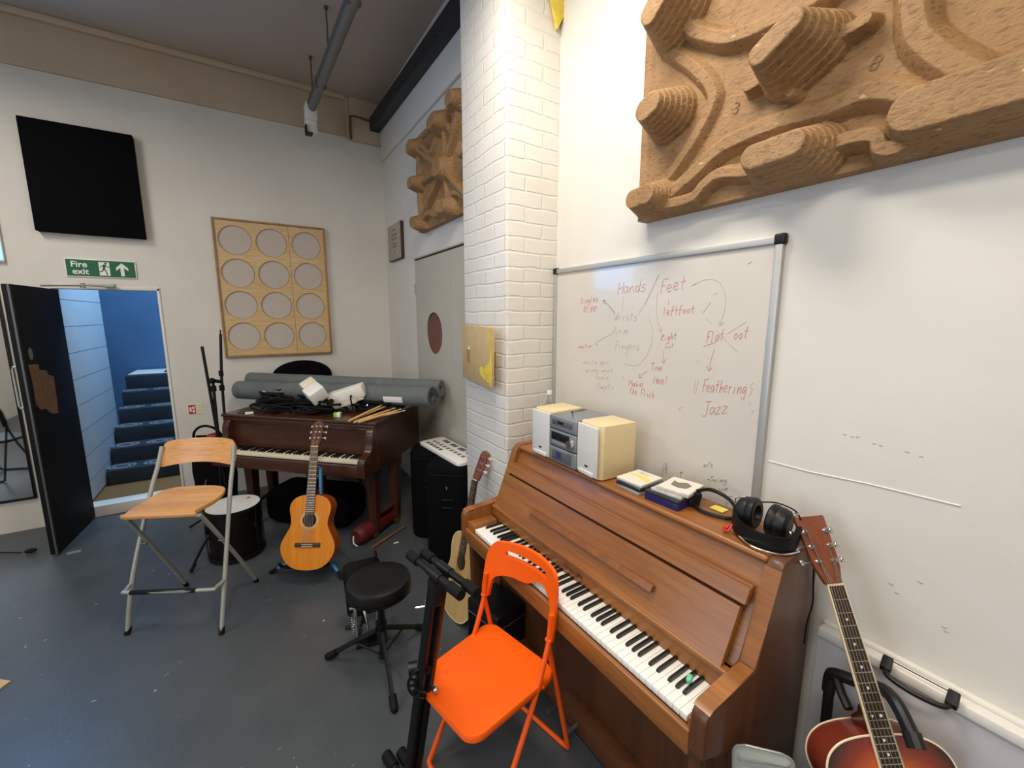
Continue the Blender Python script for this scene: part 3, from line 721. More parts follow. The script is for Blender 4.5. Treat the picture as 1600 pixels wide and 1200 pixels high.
for y in (.06, L_-.06):
    b = MB(); b.cyl((.5, y-.015, .02), (.5, y+.015, .02), .02); b.cyl((.24, y-.015, .02), (.24, y+.015, .02), .02); obj('castor', b, 'black_metal', UP)
def upw(x, y, z): return UPW @ Vector((x, y, z))
def on_up(name, label, cat, x, y, z, rz=0, group=None):
    p = upw(x, y, z); return thing(name, label, cat, p, R(1.1)+rz, group)
TOP = 1.0945

# pen on the ledge, green eraser on the keys
p = on_up('pen', 'wooden pencil lying on the upright piano music ledge', 'pencil', .196, .44, .885)
b = MB(); b.cyl((0, .07, 0), (0, -.06, 0), .0035, seg=6); obj('pencil_body', b, 'worn_wood', p)
b = MB(); b.cyl((0, -.06, 0), (0, -.08, 0), .0035, .0004, 8); obj('pencil_tip', b, 'drumstick', p)
p = upw(.118, .125, .732+.008)
b = MB(); b.box((0, 0, 0), (.026, .016, .015), bev=.005, seg=3, rot=Euler((0, 0, R(20)))); tag(obj('eraser', b, 'green_rubber', loc=p), 'small mint green eraser on the top black key of the upright piano', 'eraser')

# ------------------------------------------------------------------ mini stereo
def speaker_mid(y0, rz, label, hid=False):
    s = on_up('stereo_speaker', label, 'speaker', .345, y0, TOP, rz)
    w, dpt, h = .152, .20, .245
    b = MB(); b.prism([(.02, -w/2), (dpt, -w/2), (dpt, w/2), (.02, w/2), (0, w/2-.02), (0, -w/2+.02)], .004, h, bev=.003); obj('cabinet', b, 'maple_speaker', s)
    b = MB(); b.bx(-.014, -.002, -w/2+.006, w/2-.006, .012, h-.006, bev=.006, seg=3); obj('grille', b, 'speaker_cloth', s, 'pale grey front grille')
    b = MB(); b.box((-.014, 0, .022), (.012, w-.05, .02), bev=.004); obj('bass_port_lip', b, 'speaker_cloth', s)
    b = MB(); b.bx(-.0155, -.0138, -.01, .01, .048, .056); obj('badge', b, 'display_black', s, 'tiny dark badge')
    for yy in (-.05, .05):
        b = MB(); b.cyl((.02, yy, 0), (.02, yy, .006), .008); b.cyl((.17, yy, 0), (.17, yy, .006), .008); obj('foot', b, 'black_rubber', s)
    return s
speaker_mid(.810, R(-5), 'right stereo speaker with maple side beside the CD stacks')
speaker_mid(1.148, R(1), 'left stereo speaker nearest the brick pillar')
s = on_up('stereo_unit', 'silver mini hi-fi unit between the two speakers on the upright piano', 'stereo', .335, .980, TOP)
w = .196
b = MB(); b.bx(.012, .22, -w/2+.004, w/2-.004, .004, .24, bev=.004); obj('case', b, 'silver_plastic', s)
for z0, z1 in ((.008, .083), (.088, .168), (.173, .238)):
    b = MB(); b.bx(-.004, .014, -w/2, w/2, z0, z1, bev=.006, seg=3); obj('front_panel', b, 'silver_plastic', s)
b = MB(); b.bx(-.007, -.003, -w/2+.03, w/2-.03, .020, .070, bev=.004); obj('cassette_door', b, 'silver_dark', s)
b = MB(); b.bx(-.0085, -.006, -.0, .035, .034, .066); obj('cassette_window', b, 'display_blue', s, 'blue tinted cassette window')
b = MB(); b.bx(-.006, -.003, -w/2+.045, w/2-.02, .120, .158, bev=.002); obj('display', b, 'display_black', s, 'dark display window')
b = MB(); b.cyl((-.003, -w/2+.032, .125), (-.022, -w/2+.032, .125), .022, .019, 24); obj('volume_knob', b, 'chrome', s, 'large silver volume knob')
for k in range(5):
    b = MB(); b.bx(-.007, -.003, w/2-.045-.022*k, w/2-.03-.022*k, .102, .110, bev=.001); obj('button', b, 'cd_clear', s)
b = MB(); b.bx(-.006, -.003, -w/2+.025, w/2-.025, .195, .222, bev=.002); obj('disc_slot', b, 'silver_dark', s)
b = MB(); b.bx(-.0075, -.005, -.01, .03, .205, .216); obj('disc_window', b, 'display_black', s)
b = MB(); b.sph((.10, .05, .242), .004); b.tube([(.20, .06, .242), (.10, .05, .243), (.02, -.05, .2415)], .0015, 5); obj('aerial_wire', b, 'black_rubber', s)

# bottle behind the left speaker
t = on_up('plastic_bottle', 'clear plastic bottle with white cap behind the left stereo speaker', 'bottle', .535, 1.335, TOP)
b = MB(); b.lathe([(.001, .0), (.028, .0), (.031, .006), (.031, .09), (.029, .10), (.031, .11), (.031, .17), (.027, .20), (.016, .245), (.0125, .262), (.0125, .285)], seg=24); obj('bottle_body', b, 'bottle', t)
b = MB(); b.lathe([(.0145, .275), (.0145, .295), (.001, .296)], seg=20); obj('cap', b, 'white_plastic', t)

# CD stacks
def cd(x, y, z, rz, top, edge, label, grp, th=.0104):
    c = on_up('cd_case', label, 'cd case', x, y, z, rz, grp)
    b = MB(); b.bx(-.071, .071, -.0625, .0625, 0, th, bev=.0012); obj('case', b, edge, c)
    b = MB(); b.bx(-.064, .068, -.059, .059, th, th+.0006); obj('cover_sheet', b, top, c)
    return c
z = TOP
labs = ['grey jewel CD case at the bottom of the stack beside the right speaker', 'second CD case up in the stack beside the right speaker', 'third CD case up in the stack beside the right speaker', 'white covered CD case with yellow streak on top of the stack beside the right speaker']
for k in range(4):
    c = cd(.447+.004*((k*7) % 3-1), .61+.004*((k*5) % 3-1), z, R((-4, 3, -2, 2)[k]), 'cd_white' if k == 3 else 'cd_dark', ('cd_clear', 'cd_dark', 'cd_clear', 'cd_white')[k], labs[k], 'cd cases beside the right speaker'); z += .0114
b = MB(); b.prism([(-.03, -.05), (-.0, -.052), (.02, -.02), (.015, .03), (-.005, .052), (.0, .01)], .0112, .0118); obj('yellow_streak', b, 'paper_yellow', c, 'yellow printed streak')
b = MB(); b.prism([(.03, -.02), (.05, -.02), (.05, .03), (.03, .03)], .0112, .0117); obj('grey_print', b, 'book_grey', c)
# dark blue box set and thin case on top
t = on_up('boxed_set', 'dark blue boxed set at the bottom of the stack by the folded headphones', 'box', .452, .452, TOP, R(3))
b = MB(); b.bx(-.078, .078, -.072, .072, 0, .026, bev=.002); obj('box_body', b, 'book_blue', t)
b = MB(); b.bx(-.079, .079, -.073, .073, .0262, .038, bev=.002); obj('box_lid', b, 'cd_dark', t)
z = TOP+.0385
t = cd(.462, .448, z, R(6), 'book_grey', 'book_grey', 'grey CD case lying on the dark blue boxed set', 'cd cases on the boxed set'); z += .0115
t = cd(.470, .432, z, R(10), 'cd_white', 'book_grey', 'white CD case with grey picture topmost on the dark blue boxed set', 'cd cases on the boxed set', .012)
b = MB(); b.prism([(-.02, -.03), (.02, -.035), (.04, -.01), (.02, .02), (.03, .04), (-.02, .03), (-.03, 0)], .0128, .0133); obj('grey_picture', b, 'mark_grey', t, 'grey picture')

# headphones
def arc(p0, p1, h, n=14, up_=(0, 0, 1)):
    p0, p1, u = Vector(p0), Vector(p1), Vector(up_); return [tuple(p0.lerp(p1, .5-.5*math.cos(PI*k/n))+u*h*math.sin(PI*k/n)) for k in range(n+1)]
t = on_up('headphones', 'slim black headphones lying open beside the boxed set', 'headphones', .50, .315, TOP, 0)
b = MB(); b.box((-.03, .055, .03), (.045, .022, .055), rot=Euler((R(0), R(12), R(-30))), bev=.008, seg=3); obj('ear_cup', b, 'black_plastic', t)
b = MB(); b.box((-.012, .072, .035), (.04, .018, .05), rot=Euler((0, R(12), R(-30))), bev=.007, seg=3); obj('ear_pad', b, 'black_fabric', t)
b = MB(); b.tube([(-.02, .06, .056), (.03, .03, .062), (.04, -.04, .045), (.0, -.10, .018)], .007, 8, sm=6, flat=1.4); b.tube([(-.04, .05, .012), (-.06, -.0, .01), (-.04, -.07, .01), (.0, -.10, .012)], .007, 8, sm=6); obj('headband', b, 'black_plastic', t)
b = MB(); b.bx(.005, .045, -.02, .03, .001, .004); tag(obj('paper_scrap', b, 'paper_yellow', loc=upw(.50, .30, TOP)), 'pale yellow paper scrap inside the open headphones', 'paper')
t = on_up('headphones', 'large padded black headphones at the end of the upright piano by the guitar head', 'headphones', .465, .115, TOP, 0)
def cup(c, ax, r, th, pad):
    c, ax = Vector(c), Vector(ax).normalized()
    T, _ = align(c, c+ax)
    b = MB(); b.lathe([(.001, -th), (r*.7, -th), (r*.92, -th*.75), (r, -th*.3), (r, 0)], T, 28); obj('ear_cup', b, 'black_plastic', t)
    b = MB(); b.lathe([(r*.98, 0), (r*1.06, pad*.3), (r*1.04, pad*.8), (r*.9, pad), (r*.62, pad*.95), (r*.5, pad*.4), (.001, pad*.3)], T, 28); obj('ear_pad', b, 'black_vinyl', t)
cup((-.0, .052, .062), (.1, -1, .05), .050, .034, .026)
cup((.012, -.032, .060), (-.1, 1, .05), .050, .034, .026)
P = catmull([(.0, .088, .06), (-.045, .085, .05), (-.088, .045, .036), (-.098, -.015, .03), (-.085, -.07, .03), (-.045, -.105, .034), (.01, -.10, .05)], 7)
b = MB(); b.grid([[(x*(1+.0), y, z-.024), (x*.84, y*.86, z-.022), (x*.84, y*.86, z+.020), (x, y, z+.024)] for x, y, z in P], cv=True, caps=True); obj('headband', b, 'black_vinyl', t)
b = MB(); b.tube([(-.03, .085, .09), (-.035, .082, .11), (-.02, .06, .118)], .0025, 6, sm=4); b.tube([(-.0, -.08, .10), (.02, -.085, .11), (.03, -.07, .1)], .0025, 6, sm=4); b.tube([(-.08, .05, .013), (-.115, -.02, .010), (-.09, -.09, .010), (-.03, -.115, .012)], .003, 6, sm=5)
obj('yoke_wire', b, 'chrome', t, 'thin chrome yoke wire')
b = MB(); b.sph((-.07, .085, .012), .009); b.tube([(-.07, .085, .012), (-.085, .09, .012), (-.09, .07, .012), (-.07, .07, .03)], .004, 6, sm=3); obj('red_tab', b, 'sign_red', t, 'small red tab on the cable')
b = MB(); b.tube([(-.0, -.10, .05), (.03, -.115, .02), (.06, -.122, -.03), (.075, -.124, -.12), (.085, -.126, -.20), (.06, -.126, -.26), (.055, -.127, -.33)], .0025, 6, sm=6); b.tube([(.03, .05, .09), (.06, .0, .1), (.05, -.06, .1), (.02, -.09, .09)], .0025, 6, sm=5); obj('cable', b, 'black_rubber', t)

# ------------------------------------------------------------------ whiteboard
WB = thing('whiteboard', 'whiteboard with aluminium frame and faint red handwriting behind the upright piano', 'whiteboard', (XR, 0, 0))
y0, y1, z0, z1 = .752, 1.985, .92, 2.068
b = MB(); b.bx(-.012, -.002, y0, y1, z0, z1); obj('board', b, 'board_white', WB)
for (a0, a1, c0, c1) in ((y0-.004, y0+.022, z0, z1), (y1-.022, y1+.004, z0, z1), (y0, y1, z1-.022, z1+.004), (y0, y1, z0-.004, z0+.022)):
    b = MB(); b.bx(-.022, -.001, a0, a1, c0, c1, bev=.004); obj('frame_rail', b, 'aluminium', WB)
for yy in (y0+.008, y1-.008):
    for zz in (z0+.008, z1-.008):
        b = MB(); b.box((-.012, yy, zz), (.026, .038, .038), bev=.008, seg=3); obj('corner_cap', b, 'black_plastic', WB, 'black plastic corner cap')
GL = {'H': '0,0 .05,1|.5,0 .5,1|.03,.5 .5,.55', 'a': '.45,.45 .2,.55 .05,.25 .2,0 .42,.3 .45,.5 .45,.1 .55,0', 'n': '.05,.5 .08,0 .12,.35 .3,.5 .42,.4 .45,0', 'd': '.42,.4 .2,.5 .05,.2 .2,0 .42,.25|.45,1 .45,.0', 's': '.4,.5 .15,.48 .12,.3 .38,.22 .35,.02 .05,0',
      'F': '.1,0 .1,1|.1,1 .6,1|.1,.52 .45,.55', 'e': '.05,.25 .4,.3 .35,.5 .15,.5 .05,.2 .2,0 .45,.08', 't': '.25,1 .22,.1 .4,0|.05,.6 .45,.65', 'g': '.42,.45 .2,.5 .05,.25 .2,.05 .42,.3|.45,.5 .42,-.3 .2,-.4 .05,-.25', 'i': '.2,.5 .22,0|.2,.72 .22,.75', 'l': '.15,1 .15,.05 .3,0', 'R': '.1,0 .1,1|.1,1 .45,.9 .45,.6 .1,.5 .5,0', 'L': '.1,1 .1,0 .5,.02', 'W': '0,1 .12,0 .28,.6 .42,0 .6,1', 'r': '.1,.5 .12,0|.12,.3 .25,.5 .4,.48', 'A': '0,0 .28,1 .52,0|.1,.38 .45,.4', 'm': '.03,.5 .05,0 .08,.35 .2,.5 .27,0 .3,.4 .45,.5 .5,0', 'M': '0,0 .08,1 .28,.4 .48,1 .55,0', 'o': '.25,.5 .06,.25 .25,0 .45,.25 .25,.5', 'f': '.42,1 .25,.9 .2,-.2|.05,.5 .4,.52', 'h': '.1,1 .1,0 .15,.35 .35,.48 .42,0', 'T': '0,1 .55,1|.27,1 .27,0', 'J': '.1,1 .6,1|.4,1 .38,.1 .2,-.2 .0,0', 'z': '.05,.5 .42,.5 .06,0 .46,.02', 'u': '.05,.5 .08,.1 .25,0 .42,.2|.42,.5 .45,0', 'c': '.42,.42 .2,.5 .05,.22 .2,0 .43,.08', 'k': '.1,1 .1,0|.42,.5 .12,.25 .45,0', 'p': '.1,.5 .1,-.45|.1,.35 .3,.5 .42,.3 .28,.05 .1,.12', 'y': '.05,.5 .25,.1|.45,.5 .2,-.35', 'E': '.5,1 .1,1 .1,0 .5,0|.1,.52 .4,.52', 'S': '.45,.9 .2,1 .05,.75 .4,.4 .3,.05 0,.05', 'w': '0,.5 .12,0 .25,.4 .38,0 .5,.5', 'P': '.1,0 .1,1 .4,.95 .45,.65 .12,.5', 'U': '.05,1 .08,.2 .25,0 .42,.25 .45,1', '/': '0,0 .5,1', '-': '.05,.3 .5,.3', ':': '.2,.5 .25,.5', ' ': ''}
WORDS = [('Hands', 1.486, 1.91, 1.312, 1.916, 0.061, 'r'),
         ('Feet', 1.238, 1.906, 1.11, 1.914, 0.061, 'r'),
         ('Singles', 1.757, 1.871, 1.622, 1.883, 0.032, 'r'),
         ('RLRR', 1.733, 1.826, 1.631, 1.828, 0.032, 'r'),
         ('Wrists', 1.505, 1.783, 1.356, 1.787, 0.039, 'p'),
         ('Arm', 1.517, 1.711, 1.403, 1.719, 0.044, 'p'),
         ('Fingers', 1.492, 1.641, 1.336, 1.651, 0.047, 'p'),
         ('motor', 1.763, 1.628, 1.647, 1.643, 0.026, 'r'),
         ('leftfoot', 1.219, 1.809, 1.063, 1.818, 0.036, 'r'),
         ('Right', 1.222, 1.697, 1.141, 1.708, 0.032, 'r'),
         ('foot', 1.201, 1.663, 1.154, 1.673, 0.023, 'p'),
         ('Flat  oot', 1.004, 1.698, 0.838, 1.726, 0.048, 'r'),
         ('Toe', 1.27, 1.561, 1.201, 1.568, 0.035, 'r'),
         ('Heel', 1.248, 1.501, 1.167, 1.51, 0.04, 'r'),
         ('Make', 1.394, 1.471, 1.304, 1.479, 0.032, 'r'),
         ('the Flick', 1.386, 1.435, 1.235, 1.436, 0.037, 'r'),
         ('whole gyn', 1.724, 1.547, 1.526, 1.566, 0.024, 'p'),
         ('wrong work', 1.703, 1.505, 1.497, 1.528, 0.025, 'p'),
         ('heels', 1.621, 1.476, 1.528, 1.487, 0.025, 'p'),
         ('Empty', 1.606, 1.426, 1.487, 1.444, 0.031, 'p'),
         ('Feathering', 1.005, 1.501, 0.826, 1.522, 0.055, 'r'),
         ('S', 0.819, 1.511, 0.803, 1.526, 0.047, 'p'),
         ('U', 1.044, 1.488, 1.026, 1.491, 0.06, 'p'),
         ('Jazz', 0.994, 1.41, 0.889, 1.436, 0.057, 'r'),
         ('Pk', 1.173, 1.08, 1.139, 1.11, 0.066, 'k'),
         ('t', 1.086, 1.109, 1.064, 1.12, 0.035, 'k'),
         ('o/s', 0.976, 1.191, 0.932, 1.204, 0.026, 'k'),
         ('-Swing', 0.956, 1.138, 0.872, 1.158, 0.024, 'k'),
         ('up', 0.9, 1.118, 0.862, 1.132, 0.022, 'k'),
         (':', 0.817, 1.488, 0.807, 1.489, 0.0, 'k')]
LINES = [('k', [(1.502, 1.818), (1.541, 1.853), (1.588, 1.886)], 1),
         ('p', [(1.454, 1.897), (1.455, 1.833)], 0),
         ('k', [(1.252, 1.983), (1.289, 1.915), (1.325, 1.851)], 0),
         ('p', [(1.334, 1.846), (1.356, 1.817)], 0),
         ('p', [(1.254, 1.907), (1.256, 1.844), (1.244, 1.788), (1.223, 1.736)], 1),
         ('p', [(1.075, 1.933), (1.02, 1.948), (0.973, 1.935), (0.943, 1.892), (0.938, 1.826), (0.954, 1.768)], 1),
         ('r', [(1.089, 1.926), (1.068, 1.933)], 0),
         ('r', [(1.193, 1.877), (1.193, 1.853)], 0),
         ('p', [(1.035, 1.834), (1.027, 1.82), (0.999, 1.858)], 0),
         ('p', [(1.523, 1.719), (1.578, 1.693), (1.635, 1.661)], 1),
         ('p', [(1.299, 1.795), (1.271, 1.752), (1.273, 1.673), (1.314, 1.604), (1.36, 1.574), (1.425, 1.577)], 0),
         ('r', [(1.207, 1.656), (1.2, 1.6)], 1),
         ('r', [(1.288, 1.556), (1.31, 1.541),
         (1.334, 1.518)], 1),
         ('r', [(0.968, 1.678), (0.978, 1.634), (0.984, 1.588)], 1),
         ('p', [(1.011, 1.796), (0.986, 1.774)], 0),
         ('p', [(0.964, 1.753), (0.915, 1.706), (0.869, 1.671)], 0),
         ('p', [(0.924, 1.736), (0.852, 1.785)], 0),
         ('k', [(0.865, 1.99), (0.852, 1.997)], 0),
         ('p', [(0.989, 1.888), (0.976, 1.894)], 0),
         ('k', [(0.782, 1.717), (0.775, 1.708)], 0),
         ('p', [(1.085, 1.43), (1.111, 1.408), (1.085, 1.404)], 0),
         ('p', [(1.417, 1.611),
         (1.403, 1.624)], 0),
         ('p', [(1.448, 1.518), (1.426, 1.508), (1.441, 1.497)], 0),
         ('r', [(1.016, 1.685), (0.986, 1.696), (0.96, 1.707)], 0),
         ('p', [(1.051, 1.627), (1.022, 1.623)], 0),
         ('k', [(0.979, 1.115), (0.957, 1.097)], 0),
         ('k', [(0.871, 1.086), (0.869, 1.1),
         (0.845, 1.115)], 0),
         ('k', [(0.863, 1.084), (0.869, 1.065), (0.863, 1.055)], 0),
         ('k', [(1.187, 1.066), (1.18, 1.075), (1.184, 1.052)], 0),
         ('k', [(1.075, 1.096), (1.053, 1.097)], 0),
         ('p', [(0.817, 1.49), (0.806, 1.486)], 0),
         ('p', [(0.806, 1.468), (0.798, 1.462), (0.804, 1.451)], 0),
         ('k', [(1.013, 1.097), (1.006, 1.097)], 0)]
INK = {'r': ('ink_red', 'red marker word'), 'p': ('ink_pale', 'faded half wiped marker word'), 'k': ('ink_black', 'dark marker word')}
xi = -.0125
rs = random.Random(3)
for w_, ya, za, yb, zb, h, c in WORDS:
    n = max(1, len(w_)); h = max(h, .01); b = MB()
    for i, ch in enumerate(w_):
        g = GL.get(ch, '')
        if not g: continue
        jz = rs.uniform(-.05, .05)*h
        for stp in g.split('|'):
            P3 = []
            for x, y in [tuple(map(float, q.split(','))) for q in stp.split()]:
                f_ = (i+x/.58+rs.uniform(-.06, .06))/n
                P3.append((xi, ya+(yb-ya)*f_-.12*h*(y-.5), za+(zb-za)*f_+y*h*.95+jz))
            P3 = catmull(P3, 4) if len(P3) > 3 else P3
            b.tube(P3, .0012 if c == 'r' else .0009, 4, flat=.5)
    if len(b.bm.verts): obj('handwritten_word', b, INK[c][0], WB, INK[c][1], sharp=None)
for c, pts, head in LINES:
    P3 = [(xi, y, z) for y, z in pts]
    if len(P3) > 2: P3 = catmull(P3, 6)
    b = MB(); b.tube(P3, .0009, 4, flat=.5)
    if head:
        a, e = Vector(P3[-2]), Vector(P3[-1]); dd = (a-e).normalized()
        for sg in (-1, 1):
            q = Matrix.Rotation(R(32*sg), 3, 'X') @ dd; b.tube([tuple(e), tuple(e+q*.022)], .0009, 4)
    obj('marker_arrow' if head else 'marker_line', b, INK[c][0], WB, sharp=None)
# black carry handle on the ledge
t = thing('carry_handle', 'black curved carry handle fixed on the white wall ledge', 'handle', (1.505, .26, .795))
for sy in (-1, 1):
    b = MB(); b.prism([(-.012, -.005), (.006, .02), (.012, .02), (.012, -.02), (-.008, -.02)], -.012, .012, Matrix.Translation((-.012, sy*.068, .012)) @ YZ, bev=.003); obj('mount', b, 'black_plastic', t)
b = MB(); b.tube([(-.012, .068, .002), (-.035, .055, -.006), (-.045, 0, -.008), (-.035, -.055, -.006), (-.012, -.068, .002)], .007, 10, sm=5); obj('grip', b, 'black_plastic', t)
b = MB(); b.tube([(.004, .068, .02), (.004, -.068, .02)], .0015, 5); obj('wire', b, 'black_metal', t)

# ------------------------------------------------------------------ grand piano
GA = math.atan2(-.698, .716)
GP = thing('grand_piano', 'dark mahogany grand piano with cluttered closed lid in the corner', 'piano', (.631, 3.129, 0), GA)
GW = Matrix.Translation((.631, 3.129, 0)) @ Euler((0, 0, GA)).to_matrix().to_4x4()
def gw(x, y, z): return GW @ Vector((x, y, z))
curve = [(.06, .80), (.035, .98), (-.10, 1.15), (-.36, 1.27), (-.62, 1.37), (-.85, 1.42), (-1.08, 1.41), (-1.24, 1.34), (-1.29, 1.20)]
cc = [p[:2] for p in catmull([(a, c, 0) for a, c in curve], 5)]
GZ = .985
rim = [(-1.29, .17), (.06, .17)]+cc
b = MB(); b.prism(rim, .62, GZ-.004, bev=.004); obj('rim', b, 'mahogany', GP)
# cheeks with S profile
chk = [(-.03, .62), (-.035, .70), (-.03, .745), (-.012, .765), (.03, .775), (.065, .79), (.085, .83), (.09, .88), (.10, .93), (.13, GZ-.02), (.19, GZ-.006), (.19, .62)]
for x0, x1 in ((.006, .062), (-1.292, -1.234)):
    b = MB(); b.prism([(y, z) for y, z in [q[:2] for q in catmull([(a, c, 0) for a, c in chk[:10]], 4)]+chk[10:]], x0, x1, Matrix(((0, 0, 1, 0), (1, 0, 0, 0), (0, 1, 0, 0), (0, 0, 0, 1))), bev=.004); obj('cheek', b, 'mahogany', GP)
b = MB(); b.bx(-1.234, .006, -.03, .18, .62, .70); obj('key_bed', b, 'mahogany', GP)
b = MB(); b.bx(-1.234, .006, -.034, -.012, .618, .712, bev=.006, seg=3); obj('key_slip', b, 'mahogany', GP)
b = MB(); b.bx(-1.234, .006, .150, .172, .70, GZ-.03); b.bx(-1.23, .0, .143, .152, GZ-.055, GZ-.035, bev=.004); obj('name_board', b, 'mahogany', GP)
lid = [(-1.315, .115), (.085, .115), (.085, .80)]+[(x+.02, y+.012) for x, y in cc[1:-1]]+[(-1.315, 1.21)]
b = MB(); b.prism(lid, GZ, GZ+.026, bev=.008, seg=3); obj('lid', b, 'mahogany', GP)
b = MB(); b.bx(-1.30, .07, .122, .137, GZ-.03, GZ, bev=.006, seg=3); obj('lid_molding', b, 'mahogany', GP)
KM = Matrix(((0, 1, 0, -1.2275), (1, 0, 0, .0), (0, 0, 1, .73), (0, 0, 0, 1)))
KM = Matrix.Translation((-.004, -.006, .735)) @ Euler((0, 0, R(90))).to_matrix().to_4x4()
# along local +y of the keyboard = towards the bass (-x of the piano); x = away from the player
keyboard(GP, None, KM, 'aged_key')
def gleg(x, y, h=.62):
    b = MB(); b.grid([[(x+sx*w, y+sy*w, z) for sx, sy in ((-1, -1), (1, -1), (1, 1), (-1, 1))] for w, z in ((.048, h), (.048, h-.07), (.039, h-.09), (.036, .4), (.027, .06))], cv=True, caps=True); o = obj('leg', b, 'mahogany_leg', GP)
    b = MB(); b.cyl((x-.012, y, .026), (x+.012, y, .026), .026); b.cyl((x, y, .04), (x, y, .07), .02); obj('castor', b, 'brass', o)
for x, y in ((-.035, .235), (.015, .50), (-1.19, .235), (-1.23, .50), (-.80, 1.22)): gleg(x, y)
for x in ((-.035, .015), (-1.19, -1.23)):
    b = MB(); b.tube([(x[0], .235, .19), (x[1], .50, .19)], .018, 8); b.tube([(x[0], .24, .40), (x[1], .52, .40)], .012, 8) if 0 else None
    obj('stretcher', b, 'mahogany_leg', GP)
b = MB(); b.bx(-.70, -.66, .30, .34, .15, .62); b.bx(-.58, -.54, .30, .34, .15, .62); b.bx(-.74, -.50, .24, .40, .10, .16, bev=.006); obj('pedal_lyre', b, 'mahogany_leg', GP)
LT = GZ+.0265
def on_gp(name, label, cat, x, y, z=LT, rz=0, group=None): return thing(name, label, cat, gw(x, y, z), rz, group)
def gl(wx, wy):
    q = GW.inverted() @ Vector((wx, wy, 0)); return q.x, q.y

# foam rolls
def roll(name, label, p0, p1, r, spiral=True):
    t = thing(name, label, 'foam roll', p0); p1 = Vector(p1)-Vector(p0)
    T, L = align((0, 0, 0), p1); b = MB()
    prof = [(r*.35, .004), (r*.6, .002), (r*.9, 0), (r, r*.08)]+[(r*(1+.02*math.sin(k*1.7)), L*k/12) for k in range(1, 12)]+[(r, L-r*.08), (r*.92, L), (r*.6, L-.003), (r*.33, L-.006), (r*.3, L-.06), (.001, L-.06)]
    b.lathe(prof, T, 32, caps=False); obj('rolled_sheet', b, 'grey_foam', t)
    if spiral:
        b = MB(); pts = [((r*(.32+.62*k/70))*math.cos(k*.3), (r*(.32+.62*k/70))*math.sin(k*.3), L+.0008) for k in range(71)]
        b.tube([tuple(T @ Vector(p)) for p in pts], .0018, 5); obj('spiral_edge', b, 'display_black', t)
    return t, T, L
t, T, L = roll('foam_roll', 'grey foam roll with white paper label lying in front across the grand piano', (-.10, 4.80, 1.10), (1.25, 3.20, 1.155), .086)
b = MB(); th0 = None
zc = L*.845
best = []
axis = (T.to_3x3() @ Vector((0, 0, 1)))
tow = (Vector((0, 0, 1.8))-Vector((1.1, 3.35, 1.13))); tow = tow-axis*tow.dot(axis); tow.normalize()
lt = T.to_3x3().inverted() @ tow; a0 = math.atan2(lt.y, lt.x)
b.grid([[(  .0875*math.cos(a0+da),   .0875*math.sin(a0+da), zc+dz) for da in (.15, .35, .55, .75)] for dz in (-.09, -.03, .03, .09)], Mx=T); obj('paper_label', b, 'white_plastic', t, 'white paper label')
roll('foam_roll', 'grey foam roll lying behind against the wall across the grand piano', (.0, 4.93, 1.175), (1.37, 3.29, 1.20), .072, False)
# black round bag behind
b = MB(); b.lathe([(.001, -.035), (.8, -.035), (.95, -.02), (1, 0), (.95, .02), (.8, .035), (.001, .035)], Matrix.Translation((0, 0, 0)) @ FX @ Matrix.Diagonal((.29, .165, 1, 1)), 40)
tag(obj('cymbal_bag', b, 'black_fabric', loc=(.48, 4.965, LT+.166)), 'round black fabric bag standing behind the grey foam rolls', 'bag')

# two white packaging blocks
t = thing('packaging_block', 'white notched plastic block tilted up on the black cables, left of the longer one', 'packaging', (.43, 3.68, 1.195)); t.rotation_euler = (R(20), R(-30), R(8))
b = MB(); b.box((0, -.02, 0), (.135, .13, .115), bev=.012); obj('block_body', b, 'white_plastic', t)
b = MB(); b.box((.01, .085, .03), (.115, .09, .075), bev=.012); b.box((.02, .12, -.01), (.05, .03, .06), bev=.008); obj('block_lip', b, 'cream_plastic', t)
t = thing('packaging_block', 'long white plastic block leaning on the cables by the drumsticks', 'packaging', (.68, 3.66, 1.14)); t.rotation_euler = (R(8), R(-17), R(-26))
b = MB(); b.box((0, 0, .02), (.30, .12, .10), bev=.010); obj('block_body', b, 'white_plastic', t)
b = MB(); b.box((-.03, -.045, -.035), (.20, .03, .05), bev=.006); b.box((.09, -.01, -.03), (.08, .09, .045), bev=.008); obj('block_lip', b, 'cream_plastic', t)
b = MB(); b.tube([(.045, -.055, .0), (.05, -.085, .02), (.045, -.105, -.01), (.03, -.11, -.10)], .006, 7, sm=4); obj('lead', b, 'black_rubber', t, 'short black lead')
# cable heaps
def coil(name, label, wx, wy, rx, n, r, seedv, h=.05):
    rr_ = random.Random(seedv); t = thing(name, label, 'cable', (wx, wy, LT)); b = MB(); pts = []
    ph = rr_.uniform(0, 6)
    for k in range(n*14):
        a = k*2*PI/14; q = k/(n*14)
        R1 = rx*(.62+.38*math.sin(ph+k*.19)); R2 = rx*.55*(.7+.3*math.cos(ph+k*.13))
        sh_ = 1-.45*q; x = R1*sh_*math.cos(a)+.05*math.sin(k*.07+ph)*rx*4; y = R2*sh_*math.sin(a)+.04*math.cos(k*.05)*rx*4
        pts.append((x*.716+y*.698, -x*.698+y*.716, r+.004+h*q+.012*math.sin(k*.6)+.012))
    b.tube(pts, r, 6, sm=2); obj('cord', b, 'black_rubber', t)
    for k in range(4):
        b = MB(); p = pts[rr_.randrange(len(pts))]; b.cyl((p[0], p[1], p[2]+.008), (p[0]+rr_.uniform(-.05, .05), p[1]+rr_.uniform(-.05, 0), p[2]+.02), .007, seg=8); obj('plug', b, 'chrome', t, 'silver jack plug')
    return t
coil('cable_coil', 'heap of black cables on the left half of the grand piano lid', .17, 3.96, .22, 17, .010, 4, .13)
